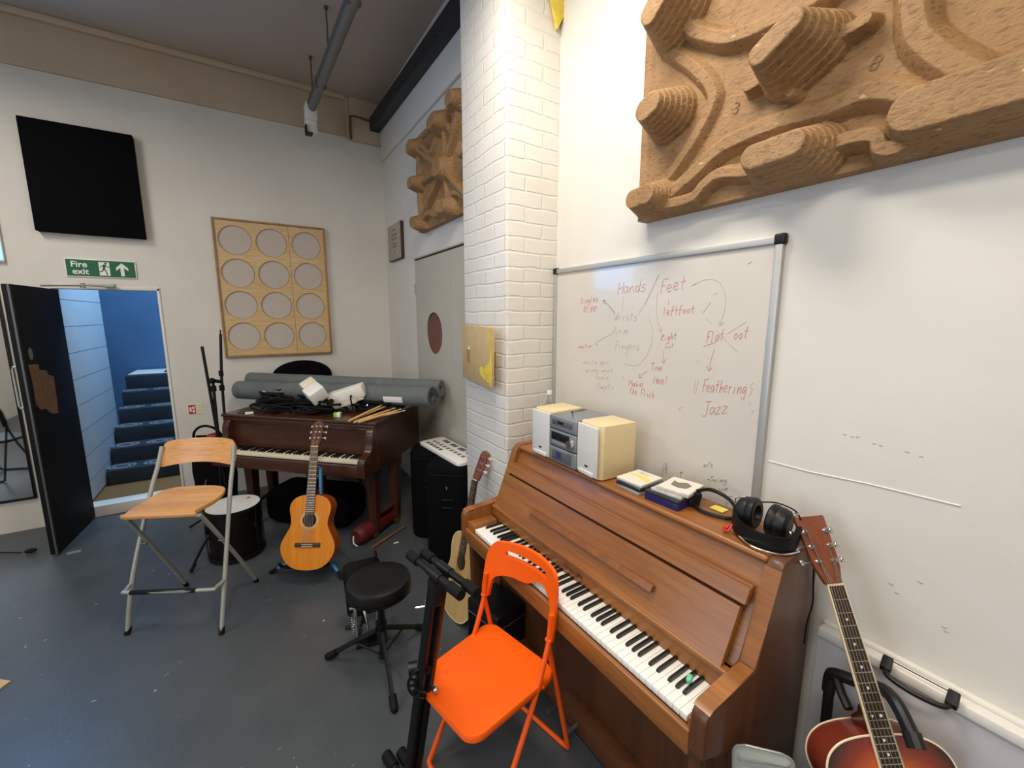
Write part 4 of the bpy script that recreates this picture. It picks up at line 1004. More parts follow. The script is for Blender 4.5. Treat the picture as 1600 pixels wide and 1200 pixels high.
coil('cable_coil', 'coil of black cable in front of the white blocks on the grand piano', .44, 3.74, .22, 17, .010, 8, .11)
coil('cable_coil', 'coil of black cable behind the drumsticks on the grand piano', .90, 3.58, .24, 15, .010, 15, .06)
b = MB()
for k in range(5): b.tube([(0, 0, 0), (.02*math.cos(k*1.3), .02*math.sin(k*1.3), .015), (.045*math.cos(k*1.3), .04*math.sin(k*1.3), .02)], .007, 7)
tag(obj('cable_plugs', b, 'chrome', loc=(.20, 4.06, LT+.165)), 'bunch of silver plugs on top of the left cable heap', 'plugs')
# drumsticks
SE = [((.602, 3.267), (.93, 3.48, .065)), ((.628, 3.30), (.985, 3.50, .05)), ((.627, 3.207), (.985, 3.37, .045)), ((.655, 3.19), (1.025, 3.33, .04)), ((.655, 3.235), (1.045, 3.30, .03))]
DL = ['drumstick at the back edge of the bundle on the grand piano, tip raised highest', 'drumstick lying just in front of the rearmost stick on the grand piano', 'middle drumstick of the bundle on the grand piano', 'drumstick second from the front of the bundle on the grand piano', 'drumstick nearest the piano edge, reaching furthest over the lid']
for k, ((x, y), (ex, ey, ez)) in enumerate(SE):
    t = thing('drumstick', DL[k], 'drumstick', (x, y, LT+.010), 0, 'drumsticks on the grand piano')
    T, L = align((0, 0, 0), (ex-x, ey-y, ez-.008)); L = .41
    b = MB(); b.lathe([(.001, 0), (.008, .001), (.0092, .006), (.0094, .25), (.007, .34), (.004, .375)], T, 12); obj('shaft', b, 'drumstick', t)
    b = MB(); b.lathe([(.0035, .372), (.005, .384), (.005, .394), (.001, .402)], T, 12); obj('tip', b, 'cream_plastic', t)
t = on_gp('lime_box', 'small lime green and white box on the front edge of the grand piano lid', 'box', *gl(.565, 3.50), rz=R(-30))
b = MB(); b.box((0, 0, .018), (.055, .035, .036), bev=.003); obj('box_body', b, 'lime_box', t)
b = MB(); b.box((.012, 0, .0185), (.026, .0365, .038), bev=.003); obj('white_panel', b, 'sign_white', t)
b = MB(); b.box((0, 0, .009), (.06, .035, .018), bev=.004); tag(obj('eraser', b, 'cd_white', loc=gw(*gl(-.03, 3.98), LT+.001)), 'small white eraser at the left end of the grand piano lid', 'eraser')
b = MB(); b.bx(-.12, .10, -.07, .07, 0, .004, bev=.001); o = tag(obj('dark_folder', b, 'plaque_wood', loc=gw(*gl(.02, 4.05), LT+.0005)), 'dark flat folder on the left corner of the grand piano lid', 'folder'); o.rotation_euler.z = GA+.2

# ------------------------------------------------------------------ under and beside the grand piano
t = thing('rolled_bag', 'dark red cylindrical bag lying on the floor under the grand piano', 'bag', (.61, 3.27, .076))
T, L = align((0, 0, 0), (.42, .32, 0))
b = MB(); b.lathe([(.001, -.01), (.05, -.01), (.064, .01), (.072, .04), (.074, .2), (.072, .46), (.06, .5), (.001, .51)], T, 28); obj('bag_body', b, 'red_dark', t)
b = MB(); b.tube([(-.01, -.05, -.05), (-.035, -.045, -.02), (-.03, -.03, .03)], .006, 6, sm=3); obj('white_tie', b, 'white_plastic', t, 'white tie')
b = MB(); b.cyl((.70, 3.16, .012), (1.02, 3.36, .012), .010, seg=10); tag(obj('wooden_rod', b, 'worn_wood'), 'wooden rod on the floor beside the dark red bag', 'rod')
t = thing('music_bag', 'large black bag pushed under the middle of the grand piano', 'bag', (.42, 3.95, 0), GA)
b = MB(); b.box((0, 0, .16), (.80, .40, .31), bev=.09, seg=4); obj('bag_body', b, 'black_fabric', t)
b = MB(); b.tube([(-.15, -.19, .20), (-.08, -.23, .16), (.08, -.23, .16), (.15, -.19, .20)], .012, 8, sm=4); obj('strap', b, 'black_fabric', t)
# black cases beside the piano
def case(label, x0, y0, h, w=.39, dpt=.36, sl=0):
    t = thing('equipment_case', label, 'case', (x0, y0, 0))
    b = MB(); lv = []
    for z, s_ in ((0.0, .93), (.015, .965), (.05, .985), (h-.10, 1), (h-.035, .985), (h-.010, .955), (h, .90), (h+.004, .6), (h+.005, .2)):
        lv.append([(x*s_, y*s_, z) for x, y in rrect(-w/2, w/2, -dpt/2, dpt/2, .13, 8)])
    b.grid(lv, cv=True, caps=True); obj('case_body', b, 'black_fabric', t)
    b = MB(); b.grid([[(x*1.004, y*1.004, z) for x, y in rrect(-w/2, w/2, -dpt/2, dpt/2, .13, 8)] for z in (h-.05, h-.04)], cv=True); obj('zip', b, 'black_rubber', t)
    for z in (.50, .44):
        b = MB(); b.bx(-.045, .045, -dpt/2-.008, -dpt/2+.002, z, z+.012, bev=.003); obj('strap_loop', b, 'black_plastic', t)
    b = MB(); b.bx(-.012, -.002, -dpt/2-.007, -dpt/2-.002, .585, .61); obj('badge', b, 'chrome', t, 'small silver badge')
    return t
c1 = case('tall rounded black case nearest the brick pillar', 1.235, 2.78, .735)
c1.rotation_euler.z = R(-38)
c2 = case('tall rounded black case behind, between the grand piano and the front case', 1.24, 3.20, .735, .36, .34)
c2.rotation_euler.z = R(-30)
t = thing('white_controller', 'white flat keypad panel with grey key rows lying on the black cases', 'keypad', (1.29, 2.97, .745)); t.rotation_euler = (0, R(-2), R(4))
b = MB(); b.prism(rrect(-.11, .11, -.34, .34, .03), 0, .022, bev=.004); obj('body', b, 'white_plastic', t)
b = MB()
for k in range(9): b.bx(-.02, .012, -.24+.06*k, -.205+.06*k, .0222, .0236)
obj('dark_key_row', b, 'mark_grey', t)
b = MB()
for k in range(5): b.bx(-.075, -.045, .02+.055*k, .058+.055*k, .0222, .0234)
for k in range(4): b.bx(.05, .09, -.25+.13*k, -.16+.13*k, .0222, .0234)
obj('button_row', b, 'silver_dark', t)

# ------------------------------------------------------------------ guitars
BODY = [(0, 0), (.004, .055), (.025, .112), (.07, .158), (.125, .181), (.175, .179), (.23, .153), (.275, .130), (.305, .124), (.34, .128), (.38, .138), (.415, .139), (.45, .124), (.475, .093), (.487, .05), (.49, 0)]
def outline(sc=1, wf=1):
    r = [(w*wf*sc, y*sc) for y, w in BODY]
    r = [p[:2] for p in catmull([(a, c, 0) for a, c in r], 5)]
    return r+[(-x, y) for x, y in r[-2:0:-1]]
def guitar(label, N_, E_, wdir, depth, top, sidem, neckm, headm, fb, steel=False, sc=1.0, wf=1.0, frets=20, join=12, bind=True, mark=False, hbend=-12):
    """N_ = nut, E_ = bottom end of body; local y runs from the end of the body to the nut"""
    N_, E_ = Vector(N_), Vector(E_); yv = (N_-E_).normalized(); w = Vector(wdir); x = (w-yv*w.dot(yv)).normalized(); z = x.cross(yv)
    t = thing('acoustic_guitar', label, 'guitar', mtx=frame(E_, x, yv, z))
    tot = (N_-E_).length; bl = .49*sc; scale_l = (tot-bl)/(1-.5**(join/12)) if join else .65
    ol = outline(sc, wf)
    b = MB(); b.prism(ol, -depth, -.002); obj('body', b, sidem, t)
    b = MB(); b.prism([(a*.995, (c-bl/2)*.996+bl/2) for a, c in ol], -.002, .0015); sb = obj('soundboard', b, top, t)
    if bind:
        b = MB(); b.tube([(a, c, 0) for a, c in ol], .0028, 6, closed=True); b.tube([(a, c, -depth) for a, c in ol], .0028, 6, closed=True); obj('binding', b, 'binding', t, 'cream edge binding')
    sh = tot-scale_l*.755; br = tot-scale_l
    b = MB(); b.prism(circle(0, sh, .046*sc, 32), .0016, .0024); obj('soundhole', b, 'soundhole', t)
    b = MB(); b.ringplate(circle(0, sh, .064*sc, 36), circle(0, sh, .047*sc, 36), .0016, .0026); obj('rosette', b, 'rosette', t)
    b = MB(); b.box((0, br, .006), (.17*sc, .028, .009), bev=.003); bo = obj('bridge', b, 'rosewood', t)
    b = MB(); b.box((0, br+.003, .0115), (.074, .003, .006)); obj('saddle', b, 'binding', bo)
    if not steel:
        b = MB(); b.box((0, br-.009, .0115), (.074, .003, .003)); obj('tie_block', b, 'binding', bo)
    nw, bw = (.026, .031) if not steel else (.0215, .028)
    fz0, fz1 = .004, .010
    fb_end = sh+.047*sc-.012
    b = MB(); b.prism([(-bw, fb_end), (bw, fb_end), (nw, tot), (-nw, tot)], fz0, fz1, bev=.001); fo = obj('fretboard', b, fb, t)
    for k in range(1, frets):
        yy = tot-scale_l*(1-.5**(k/12))
        if yy < fb_end: break
        ww = nw+(bw-nw)*(tot-yy)/(tot-fb_end); b = MB(); b.bx(-ww, ww, yy-.0008, yy+.0008, fz1-.0005, fz1+.0011); obj('fret', b, 'fret', fo)
    if steel or mark:
        for k in (3, 5, 7, 9, 12, 15, 17):
            yy = tot-scale_l*(1-.5**((k-.5)/12))
            if yy < fb_end: continue
            for xx in ((-.011, .011) if k == 12 else (0,)):
                b = MB(); b.prism(circle(xx, yy, .0036, 10), fz1, fz1+.0007); obj('inlay_dot', b, 'sign_white', fo)
    if steel:
        b = MB()
        for s_ in (-1, 1): b.prism([(s_*bw-.0018, fb_end), (s_*bw+.0018, fb_end), (s_*nw+.0018, tot), (s_*nw-.0018, tot)], fz0, fz1+.0004)
        obj('neck_binding', b, 'binding', fo, 'cream neck binding')
    P = []
    for q in (0, .25, .5, .75, 1):
        yy = bl-.01+(tot-bl+.01)*q; ww = bw+(nw-bw)*q; th = .024-.005*q
        if q == 0: th = .026
        P.append([(ww*math.cos(a), yy, fz0-th*math.sin(a)) for a in [PI*k/10 for k in range(11)]])
    b = MB(); b.grid(P, cv=True, caps=True)
    b.grid([[(sx*ww, yy, zz) for sx, zz in ((-1, fz0), (-.75, -depth*.9*k-.02*(1-k)), (.75, -depth*.9*k-.02*(1-k)), (1, fz0))] for yy, k, ww in ((bl-.006, 1, .024), (bl+.012, .95, .022), (bl+.04, .25, .026), (bl+.06, .05, .027))], cv=True, caps=True)
    no = obj('neck', b, neckm, t)
    b = MB(); b.box((0, tot+.002, fz1), (nw*2, .005, .008), bev=.001); obj('nut', b, 'binding', no)
    # head
    Hm = Matrix.Translation((0, tot+.003, .004)) @ Matrix.Rotation(R(hbend), 4, 'X')
    hl = .19 if steel else .185
    if steel: hp = [(-.022, 0), (.022, 0), (.034, .045), (.037, .07), (.043, hl-.004), (.039, hl), (-.039, hl), (-.043, hl-.004), (-.037, .07), (-.034, .045)]
    else: hp = [(-.026, 0), (.026, 0), (.034, .03), (.037, .05), (.037, .15), (.030, hl-.012), (0, hl), (-.030, hl-.012), (-.037, .15), (-.037, .05), (-.034, .03)]
    b = MB()
    if steel: b.prism(hp, -.016, -.001, Hm, bev=.002)
    else:
        # slotted head: two open channels
        for pol in ([(-.006, .04), (.006, .04), (.006, .152), (-.006, .152)], hp[:3]+[(.034, .04), (-.034, .04), (-.034, .03)], [(-.037, .150), (.037, .150), (.030, hl-.012), (0, hl), (-.030, hl-.012)],
                    [(.022, .04), (.0365, .04), (.037, .152), (.022, .152)], [(-.022, .04), (-.022, .152), (-.037, .152), (-.0365, .04)]): b.prism(pol, -.018, 0, Hm)
    ho = obj('headstock', b, headm, t)
    for s_ in (-1, 1):
        for k in range(3):
            yy = .062+.042*k
            b = MB()
            if steel:
                xx = s_*(.022+.004*k); b.cyl((xx, yy, -.001), (xx, yy, .003), .0075, seg=14, Mx=Hm); b.cyl((xx, yy, .003), (xx, yy, .012), .0045, seg=12, Mx=Hm); b.cyl((xx, yy, .012), (xx, yy, .016), .0062, .004, seg=12, Mx=Hm)
                b.cyl((s_*.036, yy, -.02), (s_*.054, yy, -.02), .003, seg=8, Mx=Hm); b.box((s_*.058, yy, -.02), (.012, .016, .008), bev=.003, Mx=Hm)
                o = obj('tuning_peg', b, 'chrome', ho)
            else:
                b.cyl((s_*.006, yy, -.010), (s_*.034, yy, -.010), .005, seg=10, Mx=Hm); o = obj('string_post', b, 'white_plastic', ho)
                b = MB(); b.cyl((s_*.036, yy, -.012), (s_*.050, yy, -.020), .003, seg=8, Mx=Hm); b.box((s_*.054, yy, -.024), (.006, .017, .016), bev=.004, seg=3, Mx=Hm); obj('tuning_peg', b, 'cream_plastic', ho)
    for k in range(6):
        q = -1+2*k/5
        b = MB(); pts = [(q*.030, br+.004, .0145), (q*nw*.82, tot+.002, .0145)]
        yy = .062+.042*(abs(2.5-k)-.5 if not steel else (2-(abs(2.5-k)-.5)))
        yy = .062+.042*(2-(abs(2.5-k)-.5)) if True else yy
        e = Hm @ Vector(((-1 if k < 3 else 1)*(.012 if not steel else .022), .062+.042*(abs(2.5-k)-.5), .002 if steel else -.006))
        b.tube(pts+[tuple(e)], .0006+.00012*(5-k), 4); obj('string', b, 'string', t)
    return t
RTD = tuple(rt)
g1 = guitar('orange topped classical guitar on a blue stand in front of the grand piano', (.343, 3.12, .905), (.207, 2.90, .13), (rt.x*.97-.0*fw.x, rt.y*.97, 0), .098, 'spruce_orange', 'guitar_side', 'guitar_dark', 'guitar_dark', 'rosewood_light', sc=1.0, wf=1.0, bind=False)
g2 = guitar('pale topped nylon string guitar leaning on the brick pillar behind the upright piano', (1.12, 2.195, .81), (.91, 2.12, .004), (.08, -1, .12), .095, 'spruce_pale', 'guitar_dark', 'guitar_dark', 'headstock', 'rosewood', sc=1.03, mark=True)
g3 = guitar('sunburst steel string guitar leaning on the end of the upright piano', (1.381, .439, 1.035), (1.247, .082, .32), (.765, -.644, 0), .10, 'sunburst', 'mahogany_red', 'guitar_dark', 'headstock', 'rosewood', steel=True, sc=.922, wf=1.2, join=14, hbend=-8)
# blue stand of the classical guitar
t = thing('guitar_stand', 'blue folding guitar stand holding the orange classical guitar', 'guitar stand', (.22, 3.02, 0))
for p in ([(.13, .06, .30), (.10, .03, .22), (-.205, .186, .018)], [(.13, .06, .30), (.10, .03, .20), (.205, -.141, .018)]):
    b = MB(); b.tube(p, .011, 8, sm=4); o = obj('leg', b, 'blue_tube', t)
    a, e = Vector(p[-2]), Vector(p[-1]); d_ = (e-a).normalized()
    b = MB(); b.cyl(tuple(e-d_*.05), tuple(e+d_*.012), .014, seg=10); obj('rubber_foot', b, 'black_rubber', o)
b = MB(); b.tube([(.13, .06, .30), (.24, .24, .018)], .011, 8); obj('leg', b, 'blue_tube', t)
b = MB(); b.tube([(.13, .06, .28), (.145, .16, .55), (.16, .22, .70), (.12, .20, .73)], .012, 8); obj('post', b, 'blue_tube', t)
b = MB(); b.tube([(-.16, .0, .165), (-.12, .01, .12), (.10, -.10, .115), (.12, -.14, .15)], .010, 8, sm=4); b.tube([(.1, .02, .22), (.02, -.02, .117)], .01, 8); obj('cradle', b, 'black_rubber', t)
# luggage trolley behind the sunburst guitar
t = thing('luggage_trolley', 'black folding trolley with bent tubular handle behind the sunburst guitar', 'trolley', (1.36, .30, 0))
b = MB(); b.tube([(.02, .105, .24), (.02, .118, .745)], .0135, 10); obj('post', b, 'black_plastic', t)
b = MB(); b.tube([(.02, .118, .70), (.02, .118, .75), (.015, .105, .772), (.01, .06, .79), (.01, .0, .812), (-.02, -.038, .815), (-.055, -.078, .788)], .0165, 10, sm=3); obj('handle_bar', b, 'black_plastic', t)
b = MB(); b.tube([(-.052, -.076, .79), (-.068, -.094, .768)], .02, 10); obj('handle_end', b, 'black_plastic', t)
b = MB(); b.tube([(.01, .10, .765), (-.02, .075, .75), (-.04, .05, .735)], .012, 8); obj('release_lever', b, 'black_plastic', t)
b = MB(); b.bx(-.24, .08, -.30, .11, .05, .25, bev=.03); obj('trolley_base', b, 'black_fabric', t)
for y in (-.25, .07):
    b = MB(); b.cyl((-.02, y-.012, .04), (-.02, y+.012, .04), .04); obj('wheel', b, 'black_rubber', t)
# ridged plastic lid by the piano
t = thing('ridged_tray', 'pale translucent ridged plastic tray standing by the upright piano end', 'tray', (1.10, .405, .0))
rm = Euler((R(0), R(-64), R(35))).to_matrix().to_4x4()
yv = Vector((-.04, .06, 1)).normalized(); xv = Vector((.62, -.78, 0)); xv = (xv-yv*xv.dot(yv)).normalized(); zv = xv.cross(yv)
TM = frame((0, 0, .0), xv, yv, zv)
w2, h2 = .072, .665; nx_, ny_ = 40, 90; P = []
for j in range(ny_+1):
    row = []
    for i in range(nx_+1):
        x = -1+2*i/nx_; y = j/ny_
        ex = x*w2; ey = y*h2
        r_ = .03; ins = min(w2-abs(ex), ey, h2-ey)
        cy_ = h2-r_
        if ey > cy_: ex = ex*(1-(1-math.sqrt(max(0, 1-((ey-cy_)/r_)**2)))*r_/w2)
        rid = .5-.5*math.cos(2*PI*(h2-ey)/.055+.9*math.sin(x*1.5)); m_ = min(1, max(0, (ins-.008)/.012))
        row.append((ex, ey, .012*rid*m_))
    P.append(row)
b = MB(); b.grid(P, Mx=TM); b.grid([[(x_, y_, z_-.003) for x_, y_, z_ in rw] for rw in P][::-1], Mx=TM)
obj('tray_sheet', b, 'clear_lid', t)
b = MB(); edge = [P[j][0] for j in range(ny_+1)]+P[-1][1:]+[P[j][-1] for j in range(ny_-1, -1, -1)]
b.tube([(x_, y_, z_-.0015) for x_, y_, z_ in edge], .0028, 6, Mx=TM); obj('rolled_rim', b, 'clear_lid', t)
# small black amp by the piano leg
t = thing('practice_amp', 'small black practice amp on the floor behind the orange chair', 'amplifier', (1.0, 1.74, 0), R(12))
b = MB(); b.bx(-.10, .10, -.12, .12, .01, .33, bev=.012); obj('cabinet', b, 'black_vinyl', t)
b = MB(); b.bx(-.104, -.099, -.10, .10, .03, .25, bev=.002); obj('grille', b, 'black_fabric', t)
b = MB(); b.bx(-.1, .1, -.122, -.12, .26, .264); b.bx(-.102, -.1, -.12, .12, .26, .264); obj('trim_line', b, 'silver_dark', t, 'thin grey trim line')

# ------------------------------------------------------------------ chairs
def side_tube(b, pts, r, sm=5, seg=10): b.tube(pts, r, seg, sm=sm)
def folding_chair(label, loc, rz, plast, tub, sc=1.0):
    """x = chair's right, y = forward (towards the sitter's knees), z up; origin between the legs"""
    t = thing('folding_chair', label, 'chair', loc, rz)
    w = .175
    # backrest with hand slot
    n = 40; ol, inn = [], []
    H0, H1 = .585, .80
    top = [(-.20, .60), (-.198, .68), (-.192, .74), (-.175, .785), (-.14, .803), (0, .81), (.14, .803), (.175, .785), (.192, .74), (.198, .68), (.20, .60)]
    low = [(.168, .60), (.160, .635), (.135, .655), (.08, .668), (0, .672), (-.08, .715), (-.135, .695), (-.160, .655), (-.168, .60)]
    tp = [p[:2] for p in catmull([(a, c, 0) for a, c in top], 4)]; lw = [p[:2] for p in catmull([(a, c, 0) for a, c in low], 4)]
    slot = rrect(-.115, .115, .747, .772, .012, 4)
    def ybend(x, z): return -.188+.055*(x/.2)**2-.03*(z-.60)/.2
    from mathutils.geometry import tessellate_polygon
    shape = tp+[(-.197, .56), (-.172, .56)][::1][::-1][::-1] if False else tp+[(.197, .555), (.172, .555)]+lw+[(-.172, .555), (-.197, .555)]
    loops = [[Vector((x, z, 0)) for x, z in shape], [Vector((x, z, 0)) for x, z in slot]]
    b = MB(); vs = [b.bm.verts.new((v.x, 0, v.y)) for lp in loops for v in lp]
    for tri in tessellate_polygon(loops):
        try: b.bm.faces.new([vs[i] for i in tri])
        except ValueError: pass
    for q in range(-11, 12): bmesh.ops.bisect_plane(b.bm, geom=b.bm.verts[:]+b.bm.edges[:]+b.bm.faces[:], plane_co=(q*.0166, 0, 0), plane_no=(1, 0, 0))
    for q in range(6): bmesh.ops.bisect_plane(b.bm, geom=b.bm.verts[:]+b.bm.edges[:]+b.bm.faces[:], plane_co=(0, 0, .585+.04*q), plane_no=(0, 0, 1))
    bmesh.ops.recalc_face_normals(b.bm, faces=b.bm.faces[:])
    for v in b.bm.verts: v.co.y = ybend(v.co.x, v.co.z)-.008; v.co.z += .04
    bmesh.ops.solidify(b.bm, geom=b.bm.faces[:], thickness=.016)
    obj('backrest', b, plast, t, sharp=50)
    for s_ in (-1, 1):
        x = s_*.184
        b = MB(); side_tube(b, [(x, -.150, .70), (x, -.143, .63), (x, -.128, .56), (x, -.04, .36), (x, .14, .05), (x*.97, .17, .016), (x*.85, .178, .011)], .0105); obj('front_leg', b, tub, t)
        xb = s_*.184
        b = MB(); side_tube(b, [(xb, -.138, .60), (xb*.985, -.155, .52), (xb, -.265, .06), (xb*.97, -.272, .018), (xb*.85, -.274, .011)], .0100); obj('rear_leg', b, tub, t)
        b = MB(); b.cyl((x-.012, -.138, .60), (x+.012, -.138, .60), .009, seg=10); obj('hinge_pin', b, tub, t); b = MB(); b.cyl((x-s_*.02, -.10, .43), (x+s_*.013, -.10, .43), .006, seg=10); obj('seat_pivot', b, tub, t)
    b = MB(); b.tube([(-.16, .178, .011), (.16, .178, .011)], .0105, 10); obj('front_floor_bar', b, tub, t)
    b = MB(); b.tube([(-.16, -.274, .011), (.16, -.274, .011)], .0100, 10); obj('rear_floor_bar', b, tub, t)
    # seat
    so = rrect(-.195, .195, -.185, .235, .055, 7)
    so = [(x*(1-.10*max(0, -y)/.19*0+(.0)), y) for x, y in so]
    so = [((x*(1-.10*max(0, (y-.0)/.235))), y) for x, y in so]
    lv = []
    for s_, z in ((.98, .418), (1, .424), (1, .440), (.985, .447), (.93, .4475), (.6, .443), (.1, .441)): lv.append([(x*s_, (y-.0)*s_, z) for x, y in so])
    b = MB(); b.grid(lv, cv=True, caps=True); obj('seat', b, plast, t)
    return t
ch = math.atan2(-.974, .223)   # chair faces (-.974,-.223): forward = y axis
fwd = Vector((-.974, -.223, 0)); rzc = math.atan2(-fwd.x, fwd.y)
OC = folding_chair('orange folding chair standing with its back against the upright piano keyboard', (.692, 1.262, 0), rzc, 'orange_plastic', 'orange_tube')
BC = folding_chair('black folding chair reflected in the tall mirror left of the open door', (-2.45, 3.05, 0), R(200), 'black_plastic', 'black_metal')

# wooden bar stool
def bar_stool():
    fl, fr = Vector((-.716, 2.997, 0)), Vector((-.259, 2.71, 0)); mid = (fl+fr)/2; u = Vector((.893, -.45, 0)); v = Vector((.45, .893, 0))
    t = thing('folding_stool', 'folding bar chair with beech seat and grey metal legs', 'stool', mtx=frame(mid, u, v, (0, 0, 1)))
    W = .255
    for s_ in (-1, 1):
        b = MB(); b.tube([(s_*.267, -s_*.024, .02), (s_*.252, .095, .32), (s_*.228, .27, .74), (s_*.218, .345, .89), (s_*.212, .39, 1.0)], .0125, 10, sm=4); o = obj('front_leg', b, 'steel_tube', t)
        b = MB(); b.cyl((s_*.269, -s_*.024-.006, 0), (s_*.265, -s_*.024+.010, .035), .0155, seg=12); obj('rubber_foot', b, 'black_rubber', o)
        b = MB(); b.tube([(s_*.225, .455, .018), (s_*.215, .30, .28), (s_*.195, .06, .66), (s_*.18, .03, .70), (s_*.12, .02, .712)], .0115, 10, sm=4); o = obj('rear_leg', b, 'steel_tube', t)
        b = MB(); b.cyl((s_*.226, .462, 0), (s_*.225, .448, .03), .0145, seg=12); obj('rubber_foot', b, 'black_rubber', o)
        b = MB(); b.cyl((s_*.20, .155, .48), (s_*.25, .155, .48), .006, seg=8); obj('hinge_pin', b, 'dull_steel', t)
    b = MB(); b.tube([(-.257, .08, .275), (-.245, .03, .27), (-.21, .005, .27), (.21, -.01, .27), (.245, .015, .27), (.257, .075, .275)], .0105, 10, sm=3); f = obj('foot_rail', b, 'steel_tube', t)
    b = MB(); b.tube([(-.205, .004, .27), (.15, -.008, .27)], .0125, 10); obj('rail_sleeve', b, 'black_rubber', f, 'black footrest sleeve')
    # seat: narrow front, rounded back, slight dish
    top = [(-.165, -.005), (.165, -.005), (.18, .015), (.195, .12), (.20, .22), (.185, .30), (.13, .345), (0, .36), (-.13, .345), (-.185, .30), (-.20, .22), (-.195, .12), (-.18, .015)]
    o = [p[:2] for p in catmull([(a, c, 0) for a, c in top], 5, True)]
    def zs(x, y): return .742-.012*math.exp(-((y-.17)/.12)**2)-.010*(max(0, .05-y)/.06)**2+.006*(y/.3)
    lv = []
    for s_, dz in ((.94, -.027), (.985, -.023), (1, -.014), (1, -.006), (.985, 0), (.8, 0), (.5, 0), (.15, 0)):
        lv.append([(x*s_, .17+(y-.17)*s_, zs(x*s_, .17+(y-.17)*s_)+dz) for x, y in o])
    b = MB(); b.grid(lv, cv=True, caps=True); obj('seat', b, 'beech', t)
    # curved backrest
    n = 26; rows = []
    for j in range(9):
        q = j/8; row = []
        for i in range(n+1):
            x = -1+2*i/n; hw = .232-.012*q
            zl = .872+.022*(1-x*x); zt = 1.035-.015*abs(x)**3
            if abs(x) > .86: k = (abs(x)-.86)/.14; zl += .03*k**2*1.2; zt -= .05*k**2
            row.append((x*hw*(1.0), .345+.05*q+.045*(1-x*x)*1.0-.0, zl+(zt-zl)*q))
        rows.append(row)
    b = MB(); b.grid(rows); b.grid([[(x, y+.013, z) for x, y, z in rw] for rw in rows])
    edge = rows[0]+[r_[-1] for r_ in rows[1:]]+rows[-1][::-1][1:]+[r_[0] for r_ in rows[::-1][1:-1]]
    b.grid([edge, [(x, y+.013, z) for x, y, z in edge]], cv=True); bmesh.ops.remove_doubles(b.bm, verts=b.bm.verts[:], dist=.0004); obj('backrest', b, 'beech', t)
    return t
bar_stool()

# ------------------------------------------------------------------ floor tom
t = thing('floor_tom', 'dark red floor tom with white drumhead standing behind the bar chair', 'drum', (-.19, 3.665, 0))
b = MB(); b.lathe([(.172, .02), (.174, .05), (.174, .36), (.172, .385)], seg=40); obj('shell', b, 'drum_shell', t)
b = MB(); b.lathe([(.001, .396), (.16, .396), (.176, .394), (.178, .384)], seg=40, caps=False); h = obj('drumhead', b, 'drumhead', t)
b = MB(); b.prism(circle(.10, .07, .014, 14),   .3965, .3973); obj('worn_spot', b, 'worn_wood', h, 'small worn spot')
for z in (.372, .012):
    b = MB(); b.lathe([(.176, z), (.187, z), (.187, z+.024), (.176, z+.024), (.176, z)], seg=40, caps=False); obj('hoop', b, 'black_metal', t)
for k in range(6):
    a = 2*PI*k/6+.3; c, s_ = math.cos(a), math.sin(a)
    b = MB(); b.box((.180*c, .180*s_, .25), (.016, .02, .05), rot=Euler((0, 0, a)), bev=.004); b.cyl((.188*c, .188*s_, .05), (.188*c, .188*s_, .385), .0035, seg=6); obj('tension_lug', b, 'black_plastic', t)
b = MB(); b.tube([(-.15, -.06, .22), (-.20, -.09, .16), (-.28, -.13, .014)], .009, 8, sm=3); b.cyl((-.255, -.117, .05), (-.284, -.132, .006), .013, seg=8); obj('leg', b, 'black_rubber', t)
# ------------------------------------------------------------------ mic stand + gig bag behind the stool
t = thing('microphone_stand', 'black microphone stand with folded boom by the left end of the grand piano', 'microphone stand', (-.26, 4.15, 0))
def at(px, pz): return (px, 0, pz)
b = MB(); b.tube([(-.04, 0, .03), (-.005, 0, .80), (.0, 0, 1.27)], .011, 10); obj('main_pole', b, 'black_metal', t)
b = MB(); b.tube([(.045, .01, .62), (.052, .01, .98), (.06, .01, 1.30), (.085, .01, 1.66)], .0105, 10); b.cyl((.085, .01, 1.66), (.086, .01, 1.695), .005, seg=8); obj('boom_arm', b, 'black_metal', t)
b = MB(); b.tube([(-.045, 0, 1.565), (-.012, 0, .9), (.01, 0, .35)], .011, 10); obj('extension_pole', b, 'black_metal', t)
for p, r_ in (((.0, 0, 1.22), .019), ((.055, .01, 1.22), .019), ((.06, .01, 1.34), .017)):
    b = MB(); b.cyl((p[0], p[1], p[2]-.022), (p[0], p[1], p[2]+.022), r_, seg=12); obj('collar', b, 'black_rubber', t)
b = MB(); b.sph((-.005, 0, 1.285), .026, (1, 1, .9)); b.cyl((0, 0, 1.285), (.06, .01, 1.27), .014, seg=10); obj('boom_clutch', b, 'black_rubber', t)
for k in range(3):
    a = R(25+120*k); b = MB(); b.tube([(-.04, 0, .20), (-.04+.30*math.cos(a), .30*math.sin(a), .012)], .009, 8); obj('leg', b, 'black_metal', t)
t = thing('gig_bag', 'black soft gig bag standing behind the beech bar chair', 'bag', (-.33, 4.36, 0), R(-40))
b = MB(); lv = []
for z, w_, d_ in ((.0, .11, .05), (.02, .14, .07), (.2, .18, .085), (.45, .21, .085), (.62, .20, .08), (.72, .14, .06), (.78, .07, .03)): lv.append([(x, y, z) for x, y in circle(0, 0, w_, 24, d_)])
b.grid(lv, cv=True, caps=True); obj('bag_body', b, 'black_fabric', t)
b = MB(); b.tube([(-.08, -.09, .15), (-.03, -.10, .32), (.0, -.095, .42)], .004, 6, sm=3); b.tube([(.06, -.09, .15), (.09, -.10, .30), (.13, -.08, .40)], .004, 6, sm=3); obj('piping', b, 'mark_grey', t, 'pale piping line')
